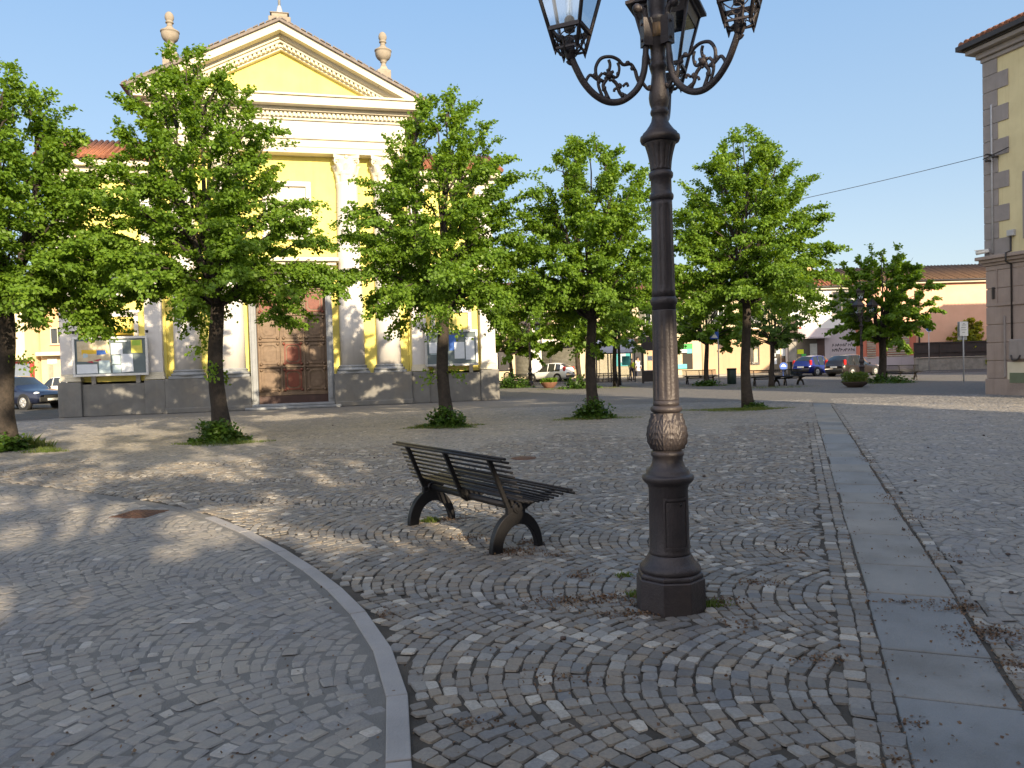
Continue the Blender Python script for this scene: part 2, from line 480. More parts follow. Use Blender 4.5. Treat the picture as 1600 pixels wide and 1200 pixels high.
M['far_beige'] = surf('beige_plaster', (0.55, 0.45, 0.31), (0.49, 0.40, 0.27), 0.8, 0.85, bump=0.1, stain=0.3, stain_col=(0.38, 0.31, 0.22), streak=0.6)
M['far_tan'] = surf('tan_plaster', (0.48, 0.33, 0.2), (0.43, 0.29, 0.18), 0.8, 0.85, bump=0.1, stain=0.3, stain_col=(0.32, 0.22, 0.15), streak=0.6)
M['far_white'] = surf('white_wall', (0.72, 0.70, 0.68), (0.66, 0.64, 0.63), 0.7, 0.85, bump=0.08, stain=0.2, stain_col=(0.55, 0.53, 0.52))
M['far_lilac'] = surf('lilac_grey_wall', (0.40, 0.35, 0.37), (0.35, 0.31, 0.33), 0.9, 0.85, bump=0.1, stain=0.4, stain_col=(0.27, 0.24, 0.26), streak=0.6)
M['peach'] = surf('peach_plaster', (0.70, 0.41, 0.29), (0.64, 0.37, 0.255), 0.7, 0.85, bump=0.08, stain=0.15, stain_col=(0.5, 0.25, 0.15))
M['brick_red'] = surf('red_plaster', (0.50, 0.16, 0.1), (0.44, 0.14, 0.09), 0.9, 0.85, bump=0.1, stain=0.2, stain_col=(0.35, 0.12, 0.08))
M['rough_wall'] = surf('rough_wall', (0.3, 0.28, 0.25), (0.2, 0.19, 0.17), 3, 0.95, bump=1.0, bscale=8, stain=0.5, stain_col=(0.14, 0.13, 0.12))
M['dark_fence'] = surf('dark_fence', (0.03, 0.024, 0.024), (0.045, 0.035, 0.032), 3, 0.6, bump=0.1)
M['quoin'] = surf('quoin_stone', (0.28, 0.25, 0.24), (0.235, 0.21, 0.20), 2.2, 0.8, bump=0.3, stain=0.3, stain_col=(0.19, 0.165, 0.155), streak=0.6)
M['right_yellow'] = surf('ochre_plaster', (0.62, 0.54, 0.32), (0.56, 0.485, 0.285), 1.5, 0.85, bump=0.1, stain=0.2, stain_col=(0.42, 0.34, 0.18), streak=0.6)
M['rustic'] = surf('rusticated_stone', (0.33, 0.265, 0.23), (0.28, 0.225, 0.2), 1.8, 0.85, bump=0.35, stain=0.35, stain_col=(0.2, 0.15, 0.125), streak=0.6)
M['conduit'] = surf('grey_conduit', (0.42, 0.42, 0.43), None, 5, 0.5, bump=0)
M['cable'] = surf('cable', (0.02, 0.02, 0.022), None, 5, 0.6, bump=0)
M['asphalt'] = surf('asphalt', (0.075, 0.073, 0.07), (0.055, 0.054, 0.052), 1.2, 0.9, bump=0.5, bscale=150, stain=0.4, stain_col=(0.1, 0.092, 0.082))
M['kerb'] = surf('kerb_stone', (0.36, 0.32, 0.27), (0.29, 0.26, 0.22), 1.5, 0.85, bump=0.2, stain=0.4, stain_col=(0.22, 0.19, 0.16))
M['far_ground'] = surf('far_ground', (0.12, 0.115, 0.1), (0.09, 0.085, 0.075), 0.4, 0.95, bump=0.2)
M['tyre'] = surf('tyre_rubber', (0.02, 0.02, 0.02), None, 9, 0.85, bump=0)
M['rim'] = surf('alloy_rim', (0.55, 0.54, 0.52), None, 9, 0.35, 0.6, 0)
M['car_glass'] = glass_mat('car_glass', (0.02, 0.025, 0.03), 0.04)
M['head_light'] = glass_mat('headlight', (0.65, 0.67, 0.7), 0.15)
M['tail_light'] = glass_mat('tail_light', (0.45, 0.02, 0.02), 0.2)
M['plate'] = surf('number_plate', (0.7, 0.7, 0.68), None, 5, 0.5, bump=0)
M['black_plastic'] = surf('black_plastic', (0.025, 0.025, 0.026), None, 9, 0.6, bump=0)
def car_paint(name, c, metal=0.2):
    m, nt, b = new_mat(name)
    b.inputs['Base Color'].default_value = (*c, 1)
    b.inputs['Metallic'].default_value = metal
    b.inputs['Roughness'].default_value = 0.32
    b.inputs['Coat Weight'].default_value = 0.6
    b.inputs['Coat Roughness'].default_value = 0.06
    return m
M['car_white'] = car_paint('white_car_paint', (0.72, 0.71, 0.67), 0)
M['car_dark'] = car_paint('dark_brown_car_paint', (0.022, 0.017, 0.015))
M['car_blue'] = car_paint('blue_car_paint', (0.01, 0.02, 0.16))
M['car_navy'] = car_paint('navy_car_paint', (0.01, 0.014, 0.035))
M['car_silver'] = car_paint('silver_car_paint', (0.42, 0.44, 0.47), 0.5)
M['terracotta'] = surf('terracotta', (0.22, 0.105, 0.065), (0.17, 0.085, 0.055), 6, 0.85, bump=0.2)
M['planter_dark'] = surf('dark_planter', (0.085, 0.06, 0.05), (0.06, 0.045, 0.04), 6, 0.85, bump=0.4)
M['bin_green'] = surf('green_bin', (0.02, 0.04, 0.035), (0.015, 0.03, 0.028), 5, 0.5, 0.2)
M['sign_blue'] = surf('sign_blue', (0.02, 0.09, 0.42), None, 5, 0.45, bump=0)
M['sign_grey'] = surf('sign_back', (0.35, 0.36, 0.35), None, 5, 0.5, 0.3, 0)
M['hi_vis'] = surf('hi_vis_cloth', (0.62, 0.72, 0.02), None, 12, 0.8, bump=0.1)
M['white_cloth'] = surf('white_cloth', (0.68, 0.66, 0.68), None, 12, 0.85, bump=0.1)
M['navy_cloth'] = surf('navy_cloth', (0.03, 0.035, 0.06), None, 12, 0.85, bump=0.1)
M['skin'] = surf('skin', (0.5, 0.3, 0.2), None, 12, 0.6, bump=0)
M['hair'] = surf('dark_hair', (0.03, 0.02, 0.015), None, 30, 0.6, bump=0.3)
M['shelter_blue'] = surf('shelter_roof', (0.33, 0.34, 0.42), (0.28, 0.29, 0.37), 2, 0.35, bump=0)
M['turquoise'] = surf('turquoise_panel', (0.12, 0.5, 0.5), (0.09, 0.42, 0.44), 3, 0.4, bump=0)
M['green_sign'] = surf('green_panel', (0.05, 0.4, 0.08), None, 3, 0.4, bump=0)
M['poster_pink'] = surf('pale_billboard', (0.62, 0.54, 0.52), (0.58, 0.5, 0.48), 2, 0.6, bump=0)
M['awning'] = surf('awning_cloth', (0.62, 0.57, 0.5), (0.55, 0.5, 0.44), 2, 0.8, bump=0.1)
M['lime_sign'] = surf('lime_sign', (0.6, 0.7, 0.02), None, 4, 0.5, bump=0)
M['red_paint'] = surf('red_paint', (0.5, 0.05, 0.05), None, 4, 0.5, bump=0)
M['garage_grey'] = surf('garage_grey', (0.17, 0.2, 0.25), (0.14, 0.17, 0.22), 2, 0.6, bump=0.05)
M['orange_wall'] = surf('orange_wall', (0.68, 0.42, 0.22), (0.6, 0.37, 0.19), 1, 0.85, bump=0.08)
M['pale_yellow'] = surf('pale_yellow_wall', (0.74, 0.62, 0.4), (0.68, 0.57, 0.36), 1, 0.85, bump=0.08)
# ------------------------------------------------------------------ ground and paving
rng = np.random.default_rng(7)
random.seed(11)
PV = np.array([0.350, 0.937]); QV = np.array([0.937, -0.350])     # along / across the slab path
def pq(p, q): return (p * PV[0] + q * QV[0], p * PV[1] + q * QV[1])

CURVE_PX = [(628, 1330), (623, 1200), (622, 1130), (615, 1060), (580, 985), (522, 920), (440, 862), (345, 815), (250, 788), (100, 766), (0, 755)]
CURVE = [at(x, y).to_2d() for x, y in CURVE_PX]
CURVE = [Vector((CURVE[0].x + 0.02, -2.0))] + CURVE + [Vector((-12.0, 13.3)), Vector((-18, 14.0))]
_cy = np.array([c.y for c in CURVE]); _cx = np.array([c.x for c in CURVE])
def left_of_curve(x, y, off=0.0):
    return x < np.where(y < _cy[-1], np.interp(y, _cy, _cx), -1e9) - off
def curve_dist(x, y):
    """distance to the edging line"""
    d = np.full(np.shape(x), 1e9)
    for a, b in zip(CURVE[:-1], CURVE[1:]):
        ab = np.array([b.x - a.x, b.y - a.y]); L2 = ab @ ab
        t = np.clip(((x - a.x) * ab[0] + (y - a.y) * ab[1]) / L2, 0, 1)
        d = np.minimum(d, np.hypot(x - a.x - t * ab[0], y - a.y - t * ab[1]))
    return d

def arc_stones(p_lo, p_hi, q_lo, q_hi, c0, W, along, size):
    Rr = W / math.sqrt(2)
    n = int(round(Rr * PI / 2 / along))
    k = np.arange(int((q_lo - 0.5) / size), int((q_hi + 0.5) / size))
    out = []
    for b in range(int(math.floor((p_lo - c0) / W)), int(math.ceil((p_hi - c0) / W)) + 1):
        c = c0 + b * W
        ph = rng.random() * size
        for kk in k:
            s = kk * size + ph
            e = (np.arange(n + 5) - n / 2 - 2) * PI / 2 / n + (0.5 * PI / 2 / n if kk % 2 else 0)
            e = e + rng.normal(0, 0.10 * PI / 2 / n, n + 5)
            a, bb = e[:-1], e[1:]
            ok = np.abs(Rr * np.sin((a + bb) / 2 - 0.0) * (1 - 0.5 * size / Rr * np.cos((a + bb) / 2))) <= W / 2 + 0.004
            a, bb = a[ok], bb[ok]
            def pt(th, dq):
                if dq: th = np.arcsin(np.clip(np.sin(th) - size * np.cos(th) * np.sin(th) / Rr, -1, 1))
                return np.stack([c + Rr * np.sin(th), s + dq - Rr * (np.cos(th) - math.cos(PI/4)) + 0.03*0], -1)
            out.append(np.stack([pt(a, 0), pt(a, size), pt(bb, size), pt(bb, 0)], 1))
    s = np.concatenate(out)
    xy = s[..., :1] * PV + s[..., 1:] * QV
    return xy[:, ::-1] if False else xy

def row_stones(p_lo, p_hi, q0, q1, size):
    n = int((p_hi - p_lo) / size)
    e = p_lo + np.arange(n + 1) * size + rng.normal(0, 0.008, n + 1)
    a, b = e[:-1], e[1:]
    qs0 = np.full(n, q0); qs1 = np.full(n, q1)
    s = np.stack([np.stack([a, qs0], -1), np.stack([a, qs1], -1), np.stack([b, qs1], -1), np.stack([b, qs0], -1)], 1)
    return s[..., :1] * PV + s[..., 1:] * QV

def stones_mesh(name, quads, mat, gap, lip, zj, tilt, depth, jit=0.0035):
    n = len(quads)
    # make all quads counter-clockwise
    d1 = quads[:, 1] - quads[:, 0]; d2 = quads[:, 3] - quads[:, 0]
    cw = (d1[:, 0] * d2[:, 1] - d1[:, 1] * d2[:, 0]) < 0
    quads = quads.copy(); quads[cw] = quads[cw][:, ::-1]
    quads = quads + rng.normal(0, jit, quads.shape) + rng.normal(0, jit * 1.2, (n, 1, 2))
    cen = quads.mean(1, keepdims=True)
    dv = quads - cen
    L = np.linalg.norm(dv, axis=2, keepdims=True)
    quads = cen + dv * np.clip(1 - gap * 1.4 / np.maximum(L, 1e-3), 0.3, 1)
    nx = np.roll(quads, -1, axis=1); pv = np.roll(quads, 1, axis=1)
    cut = 0.07 + 0.11 * rng.random((n, 4, 1))
    o8 = np.empty((n, 8, 2)); o8[:, 0::2] = quads + (pv - quads) * cut; o8[:, 1::2] = quads + (nx - quads) * cut
    o8 += rng.normal(0, 0.0018, o8.shape)
    i8 = cen + (o8 - cen) * (1 - lip / np.maximum(np.linalg.norm(o8 - cen, axis=2, keepdims=True), 1e-3))
    z0 = rng.normal(0, zj, (n, 1)); tl = rng.normal(0, tilt, (n, 1, 2))
    zt = z0 + ((i8 - cen) * tl).sum(2)
    zl = z0 + ((o8 - cen) * tl).sum(2) - depth
    V = np.empty((n, 16, 3))
    V[:, :8, :2] = i8; V[:, :8, 2] = zt; V[:, 8:, :2] = o8; V[:, 8:, 2] = zl
    base = (np.arange(n) * 16)[:, None]
    top = base + np.arange(8)
    kk = np.arange(8); k2 = (kk + 1) % 8
    side = (base[:, :, None] + np.stack([kk, kk + 8, k2 + 8, k2], -1)[None]).reshape(-1, 4)
    o = np_mesh(name, V.reshape(-1, 3), [top, side], mat)
    return o

Q_L, Q_R = 0.395, 0.930
q_all = arc_stones(0.5, 30, -26, 12.5, 3.95, 1.45, 0.1, 0.089)
rows = np.concatenate([row_stones(-1, 26.5, Q_L - 0.105, Q_L - 0.006, 0.105), row_stones(-1, 26.5, Q_L - 0.212, Q_L - 0.108, 0.11),
                       row_stones(-1, 26.5, Q_R + 0.006, Q_R + 0.105, 0.105)])
c = q_all.mean(1)
pp = c @ PV; qq = c @ QV
vis = (c[:, 1] > 1.9) & (c[:, 1] < 27.0) & (np.abs(c[:, 0]) < 0.70 * c[:, 1] + 1.6) & (np.abs(curve_dist(c[:, 0], c[:, 1])) > 0.10)
inner = left_of_curve(c[:, 0], c[:, 1])
back = (c[:, 1] > 15.5 + 0.25 * c[:, 0] + 0.9 * np.sin(c[:, 0] * 1.3) + 0.5 * np.sin(c[:, 0] * 3.1 + c[:, 1])) & (qq < Q_L)
mid = (qq < Q_L - 0.225) & ~inner & ~back
right = qq > Q_R + 0.115
lamp_c = np.array([0.985, 4.92])
keep = np.hypot(c[:, 0] - lamp_c[0], c[:, 1] - lamp_c[1]) > 0.2
main_q = np.concatenate([q_all[vis & mid & keep], rows[(rows.mean(1)[:, 1] > 1.9) & (rows.mean(1)[:, 1] < 25)]])
o = stones_mesh('cobblestone_paving', main_q, M['cobble'], 0.0034, 0.0045, 0.0022, 0.035, 0.0095); tag(o, None, None, kind='structure')
o = stones_mesh('worn_cobblestone_paving', q_all[vis & (inner | back | right)], M['cobble_worn'], 0.0005, 0.012, 0.0022, 0.03, 0.0055, 0.0050); tag(o, None, None, kind='structure')

def sheet(name, poly, z, mat):
    mb = MB(); mb.add([(x, y, z) for x, y in poly], [tuple(range(len(poly)))])
    return tag(mb.build(name, mat), None, None, kind='structure')
sheet('ground', [(-1500, -1500), (1500, -1500), (1500, 1500), (-1500, 1500)], -0.06, M['far_ground'])
sheet('joint_bed', [(-40, -12), (40, -12), (40, 30), (-40, 30)], -0.0105, M['bed'])
# sandy joints: inside the edging curve, beyond the trees, right of the path
cpoly = [(c.x, c.y) for c in CURVE]
sheet('sand_joint_bed', cpoly + [(-30, 14), (-30, -2)], -0.0040, M['sand_bed'])
xs = np.linspace(-30, 9.3, 90)
edge = [(x, 15.5 + 0.25 * x + 0.9 * math.sin(x * 1.3)) for x in xs]
edge = [(x, y) for x, y in edge if 0.937 * x - 0.35 * y < Q_L - 0.24]
sheet('sandy_ground', edge + [pq(26.6, Q_L - 0.24), (9.0, 28), (-6, 36), (-30, 36)], -0.0046, M['sand_bed'])
sheet('worn_joint_bed', [pq(-2, Q_R + 0.11), pq(-2, 12), pq(25.2, 12), pq(26.5, Q_R + 0.11)], -0.0044, M['sand_bed'])

# plaza beyond, road, far pavement
M['plaza'] = brick_mat('plaza_cobbles', (0.20, 0.185, 0.165), (0.15, 0.145, 0.14), (0.10, 0.09, 0.08), 1.0, 0.85, 0.12, 0.12, False, 0.008, 0.6, R(-20.5))
M['plaza'].node_tree.nodes['Principled BSDF'].inputs['Specular IOR Level'].default_value = 0.2
sheet('plaza_paving', [(-14.0, 36), (-5.9, 36), pq(26.7, Q_L - 0.2), pq(26.5, Q_R + 0.1), pq(24.5, 12), (60, 22), (60, 53), (-14, 53)], 0.0, M['plaza'])
sheet('parking_asphalt', [(-90, 24), (-30.1, 16), (-17.2, 28.6), (-17.2, 80), (-90, 80)], 0.004, M['asphalt'])
sheet('road', [(-17, 53), (120, 53), (120, 61.6), (-17, 61.6)], -0.006, M['asphalt'])
mb = MB(); mb.box(-17, 120, 61.6, 66, -0.05, 0.12)
tag(mb.build('pavement', M['kerb'], bevel=0.02), None, None, kind='structure')
mb = MB()
for k in range(9):
    mb.add([(-5 + k * 5, 56.9, 0.0), (-2.5 + k * 5, 56.9, 0.0), (-2.5 + k * 5, 57.02, 0.0), (-5 + k * 5, 57.02, 0.0)], [(0, 1, 2, 3)])
tag(mb.build('road_markings', M['white_paint']), None, None, kind='structure')

# slab path
mb = MB(); p = -1.5
while p < 26.3:
    L = random.choice([0.62, 0.75, 0.9, 1.05])
    z = random.uniform(-0.005, 0.003); g = random.uniform(0.005, 0.011)
    w0 = random.uniform(-0.014, 0.014)
    mb.slab([pq(p + g, Q_L + 0.008 + w0), pq(p + L - g, Q_L + 0.008 + w0), pq(p + L - g, Q_R - 0.008 + w0), pq(p + g, Q_R - 0.008 + w0)][::-1], -0.05, z)
    p += L
tag(mb.build('slab_path', M['slab'], bevel=0.011, segs=2), None, None, kind='structure')

# curved edging of long thin stones
pts = [Vector((c.x, c.y, 0)) for c in CURVE]
dense = spline(pts, 10)
seg, acc = [dense[0]], 0.0
for a, b in zip(dense[:-1], dense[1:]):
    acc += (b - a).length
    if acc > (0.62 if b.y < 7 else 0.9): seg.append(b); acc = 0
mb = MB(); far_mb = MB()
for i in range(len(seg) - 1):
    a, b = seg[i], seg[i+1]
    t0 = ((seg[i+1] - seg[max(0, i-1)])).normalized(); t1 = (seg[min(len(seg)-1, i+2)] - seg[i]).normalized()
    n0 = Vector((-t0.y, t0.x, 0)); n1 = Vector((-t1.y, t1.x, 0)); w = 0.052
    d = (b - a).normalized() * 0.0035
    q = [a + d - n0*w, b - d - n1*w, b - d + n1*w, a + d + n0*w]
    if a.y > 8.3: far_mb.slab([(v.x, v.y) for v in q], -0.06, -0.002 + random.uniform(-0.003, 0.002))
    else: mb.slab([(v.x, v.y) for v in q], -0.06, 0.008 + random.uniform(-0.003, 0.003))
tag(mb.build('curved_edging', M['edging'], bevel=0.006, segs=2), None, None, kind='structure')
tag(far_mb.build('sunken_edging', M['sand_bed'], bevel=0.006), None, None, kind='structure')
# ------------------------------------------------------------------ church
CH = thing('church', 'yellow and white church with a pediment, tall engaged columns and a carved brown door', 'church', (0, 0, 0), 0)
_L = at(90, 653); _Rr = at(770, 625)
_e = (_Rr - _L).normalized()
CH.location = _L + _e * 8.6
CH.rotation_euler = (0, 0, math.atan2(_e.y, _e.x))
CHM = Matrix.Translation(CH.location) @ Matrix.Rotation(math.atan2(_e.y, _e.x), 4, 'Z')
YW, YS = 0.45, 0.30           # wall planes: main bay, side bays
mb = MB()
mb.box(-4.75, -1.45, YW, 1.2, 1.3, 10.25); mb.box(1.45, 4.75, YW, 1.2, 1.3, 10.25)
mb.box(-1.45, 1.45, YW, 1.2, 5.0, 10.25)
mb.box(-8.3, -4.75, YS, 34, 1.3, 9.3); mb.box(4.75, 8.3, YS, 34, 1.3, 9.3)
mb.box(-4.75, 4.75, 1.2, 34, 9.0, 12.3)
mb.build('wall', M['yellow'], CH)
# plinth
mb = MB()
for sx in (-1, 1):
    def bx(x0, x1, *a): mb.box(min(sx*x0, sx*x1), max(sx*x0, sx*x1), *a)
    bx(5.5, 7.72, -0.03, 1.2, 0, 1.22)
    bx(7.72, 8.52, -0.13, 30, 0, 1.32); bx(4.78, 5.52, -0.12, 1.3, 0, 1.32)
    bx(1.62, 4.78, -0.19, 1.25, 0, 1.34)
    bx(1.62, 4.80, -0.23, 1.2, 0, 0.2)
mb.build('plinth', M['grey_plinth'], CH, bevel=0.02)
# pilasters with their bases
for sx in (-1, 1):
    for x0, x1, nm in ((4.85, 5.45, 0), (7.78, 8.42, 1)):
        a, b = min(sx*x0, sx*x1), max(sx*x0, sx*x1)
        mb = MB(); mb.box(a, b, 0.0, 0.6, 1.62, 8.5); mb.box(a-.05, b+.05, -0.05, 0.6, 8.5, 8.75); mb.box(a-.09, b+.09, -0.09, 0.6, 8.78, 8.95)
        pl = mb.build('pilaster', M['white_plaster'], CH, bevel=0.01)
        mb = MB(); mb.box(a-.06, b+.06, -0.06, 0.62, 1.34, 1.46); mb.box(a-.035, b+.035, -0.035, 0.61, 1.46, 1.56); mb.box(a-.015, b+.015, -0.015, 0.61, 1.56, 1.62)
        mb.build('pilaster_base', M['cream'], pl, bevel=0.012)
# engaged columns with Corinthian capitals
def capital(mb, cx, cy, z0, z1, r):
    h = z1 - z0
    def fn(z, a, rr):
        t = (z - z0) / h
        q = 0
        for lo, hi, n, off, amp in ((0.02, 0.40, 8, 0, 0.085), (0.28, 0.68, 8, 0.5, 0.11)):
            if lo < t < hi:
                u = (t - lo) / (hi - lo)
                k = abs((((a - PI/2) * n / (2*PI) + off) % 1) - 0.5) * 2
                w = 0.92 * (1 - 0.55 * u * u)
                lf = max(0, 1 - k / w)
                q = max(q, amp * min(1, lf * 2.2) * (0.45 + 0.75 * u ** 1.7) * (1 + 0.25 * math.cos(k * 14)))
        return rr + q
    zs = np.linspace(0, 0.86, 40)
    prof = [(z0 + t * h, r * (0.97 + 0.30 * t ** 2.5)) for t in zs]
    mb.lathe(prof, 72, cx, cy, fn)
    # volutes at the corners and a moulded abacus
    for k in range(4):
        a = PI/4 + k * PI/2
        ux, uy = math.cos(a), math.sin(a)
        pts = []
        for i in range(22):
            th = i / 21 * 2.6 * PI
            rad = 0.14 * (1 - i / 26)
            d = r * 1.12 + 0.10 + rad * math.cos(PI/2 - th) * 0.9
            pts.append((cx + ux * d, cy + uy * d, z0 + h * 0.73 + rad * math.sin(PI/2 - th)))
        mb.tube([(cx + ux*r*0.95, cy + uy*r*0.95, z0 + h*0.45)] + pts, 0.035, 6)
    w = r * 1.22
    pl = []
    for k in range(4):
        for t in np.linspace(-1, 1, 7)[:-1]:
            x, y = t * w, -(w - 0.13 * (1 - t*t))
            ca, sa = math.cos(k*PI/2), math.sin(k*PI/2)
            pl.append((cx + x*ca - y*sa, cy + x*sa + y*ca))
    mb.slab(pl, z0 + h*0.87, z1)
    mb.slab([(cx + (x-cx)*0.94, cy + (y-cy)*0.94) for x, y in pl], z0 + h*0.82, z0 + h*0.87)
    for k in range(4):
        a = k * PI/2
        mb.ball((cx + math.cos(a)*w*0.92, cy + math.sin(a)*w*0.92, z0 + h*0.9), 0.085, 8)
for x in (-3.98, -2.32, 2.40, 3.90):
    cy = 0.36
    mb = MB()
    mb.lathe([(1.6, 0.505), (3.5, 0.50), (5.5, 0.48), (7.5, 0.45), (9.0, 0.425), (9.08, 0.45), (9.14, 0.45), (9.18, 0.425)], 40, x, cy)
    col = mb.build('column', M['white_plaster'], CH)
    mb = MB(); capital(mb, x, cy, 9.16, 10.25, 0.42); mb.build('capital', M['cream'], col)
    mb = MB()
    mb.box(x-.66, x+.66, cy-.56, cy+.4, 1.34, 1.44)
    mb.lathe([(1.44, .60), (1.45, .635), (1.49, .65), (1.53, .635), (1.55, .58), (1.58, .56), (1.60, .555), (1.615, .575), (1.64, .58), (1.665, .565), (1.68, .52)], 40, x, cy)
    mb.build('column_base', M['grey_stone'], col)
# entablature
mb = MB()
mb.box(-4.80, 4.80, -0.12, 1.2, 10.25, 10.48); mb.box(-4.83, 4.83, -0.15, 1.2, 10.48, 10.78); mb.box(-4.90, 4.90, -0.22, 1.2, 10.78, 10.88)
mb.build('architrave', M['cream'], CH, bevel=0.01)
mb = MB(); mb.box(-4.80, 4.80, -0.12, 1.2, 10.88, 11.52); mb.build('frieze', M['white_plaster'], CH)
mb = MB()
mb.box(-4.88, 4.88, -0.20, 34, 11.52, 11.62); mb.box(-4.92, 4.92, -0.25, 34, 11.62, 11.82)
mb.box(-5.1, 5.1, -0.42, 34, 11.82, 11.97); mb.box(-5.36, 5.36, -0.80, 34, 11.97, 12.29)
mb.box(-5.44, 5.44, -0.88, 34, 12.29, 12.37)
x = -4.9
while x < 4.88:
    mb.box(x, x + 0.10, -0.33, -0.24, 11.64, 11.80); x += 0.17
mb.build('cornice', M['cream'], CH, bevel=0.008)
# pediment
ZB, AP, SL = 12.37, 15.2, (15.2 - 12.42) / 5.5
def chevron(d0, d1, y0, y1, z_b=ZB):
    x0, x1 = (AP - d0 - z_b) / SL, (AP - d1 - z_b) / SL
    for s in (-1, 1):
        P = [(0, AP - d0), (0, AP - d1), (s*x1, z_b), (s*x0, z_b)]
        if s > 0: P = P[::-1]
        mbp.prism(P, y0, y1)
mbp = MB(); chevron(0.10, 0.40, -0.82, 1.0); chevron(0.40, 0.56, -0.42, 1.0); chevron(0.56, 0.68, -0.33, 1.0); chevron(0.68, 0.82, -0.2, 1.0); chevron(0.82, 0.90, -0.12, 1.0)
for s in (-1, 1):
    x = 0.1
    while x < 4.2:
        zc = AP - 0.75 - SL * x
        if zc - 0.1 > ZB:
            mbp.prism([(s*x, zc - .06), (s*(x + .1), zc - .06 - SL*.1), (s*(x + .1), zc + .06 - SL*.1), (s*x, zc + .06)][::s], -0.3, -0.19)
        x += 0.17
mbp.build('pediment', M['cream'], CH)
mb = MB(); xt = (AP - 0.88 - ZB) / SL
mb.prism([(-xt, ZB), (xt, ZB), (0, AP - 0.88)], 0.1, 0.8); mb.build('tympanum', M['yellow'], CH)
mbp = MB(); chevron(-0.02, 0.098, -0.93, 34, 12.3)
for s in (-1, 1):
    for k in range(24):
        x = 0.1 + k * 0.235 + random.uniform(-.02, .02)
        z = AP + 0.02 - SL * x
        mbp.prism([(s*x, z), (s*(x+.19), z - SL*.19), (s*(x+.19), z - SL*.19 + .035), (s*x, z + .05)][::s], -0.97 + random.uniform(-.02, .03), 0.2)
mbp.build('roof', M['slate'], CH)
# side bay roofs, eaves, gutters
for s in (-1, 1):
    mb = MB()
    def bx2(x0, x1, *a): mb.box(min(s*x0, s*x1), max(s*x0, s*x1), *a)
    bx2(4.75, 8.45, 0.1, 34, 9.0, 9.25); bx2(4.75, 8.6, -0.05, 34, 9.25, 9.45); bx2(4.75, 8.8, -0.3, 34, 9.45, 9.7)
    mb.build('side_cornice', M['cream'], CH, bevel=0.01)
    mb = MB()
    x0, x1 = 4.82 * s, 8.9 * s
    mb.add([(x0, -0.42, 9.70), (x1, -0.42, 9.70), (x1, 33, 9.72), (x1 - s*2.4, 2.2, 11.0), (x0, 2.2, 11.0), (x1 - s*2.4, 33, 11.0), (x0, 33, 11.0)],
           [(0, 1, 3, 4), (1, 2, 5, 3), (4, 3, 5, 6)])
    for k in range(20):
        xx = x0 + s * (k * 0.205 + 0.1)
        mb.tube([(xx, -0.46, 9.74), (xx, 0.9, 10.38), (xx, 2.2, 11.02)], 0.085, 6)
    mb.build('side_roof', M['roof_tile'], CH)
    mb = MB()
    xg = s * 5.5
    mb.tube([(xg, -0.9, 12.3), (xg + s*0.02, 10, 12.3)], 0.09, 8); mb.tube([(xg - s*.02, -0.8, 12.27), (xg - s*0.1, -.7, 11.8), (xg - s*.5, -.1, 11.5), (xg - s*.6, -.02, 11.2)], 0.06, 8)
    mb.build('gutter', M['gutter'], CH)
# window frames and oculi
for s in (-1, 1):
    mb = MB()
    a, b = 5.72, 7.45
    for f in ((a, a + .16, 1.22, 3.95), (b - .16, b, 1.22, 3.95), (a, b, 3.79, 3.95), (a - .06, b + .06, 3.95, 4.05)):
        mb.box(min(s*f[0], s*f[1]), max(s*f[0], s*f[1]), YS - .08, YS + .05, f[2], f[3])
    fr = mb.build('panel_frame', M['white_plaster'], CH, bevel=0.01)
    cx, cz = s * 6.6, 5.35
    mb = MB(); mb.tube([(cx + .78*math.cos(t), YS - .02, cz + .78*math.sin(t)) for t in np.linspace(0, 2*PI, 33)], 0.12, 8, cap=False)
    oc = mb.build('round_window', M['white_plaster'], CH)
    mb = MB(); mb.prism([(cx + .72*math.cos(t), cz + .72*math.sin(t)) for t in np.linspace(0, 2*PI, 33)[:-1]], YS - .01, YS + .05)
    mb.build('pane', M['dark_glass'], oc)
mb = MB()
for f in ((-.95, -.75, 7.0, 9.0), (.75, .95, 7.0, 9.0), (-.95, .95, 9.0, 9.2), (-1.02, 1.02, 6.85, 7.0)):
    mb.box(f[0], f[1], YW - .14, YW + .02, f[2], f[3])
fr = mb.build('window', M['white_plaster'], CH, bevel=0.01)
mb = MB(); mb.box(-.75, .75, YW - .03, YW + .02, 7.0, 9.0); mb.build('blind_panel', M['cream'], fr)
# door surround
mb = MB()
for s in (-1, 1):
    mb.box(min(s*1.36, s*1.62), max(s*1.36, s*1.62), 0.02, 0.8, 0.16, 5.0)
    mb.box(min(s*1.42, s*1.56), max(s*1.42, s*1.56), -0.02, 0.03, 0.35, 4.9)
mb.box(-1.62, 1.62, 0.02, 0.8, 5.0, 5.3)
mb.build('door_surround', M['grey_stone'], CH, bevel=0.015)
mb = MB()
mb.box(-1.7, 1.7, 0.0, 0.8, 5.3, 5.75); mb.box(-1.85, 1.85, -0.15, 0.8, 5.75, 5.9); mb.box(-1.95, 1.95, -0.3, 0.8, 5.9, 6.05)
for s in (-1, 1): mb.tube([(s*1.55, 0.0, 5.7), (s*1.55, -.17, 5.6), (s*1.55, -.16, 5.35), (s*1.55, -.03, 5.2)], 0.09, 8)
mb.build('door_hood', M['cream'], CH, bevel=0.012)
mb = MB(); mb.box(-1.85, 1.85, -0.5, 0.3, 0, 0.1); mb.box(-1.61, 1.61, -0.2, 0.6, 0.1, 0.2)
mb.build('door_step', M['grey_stone'], CH, bevel=0.02)
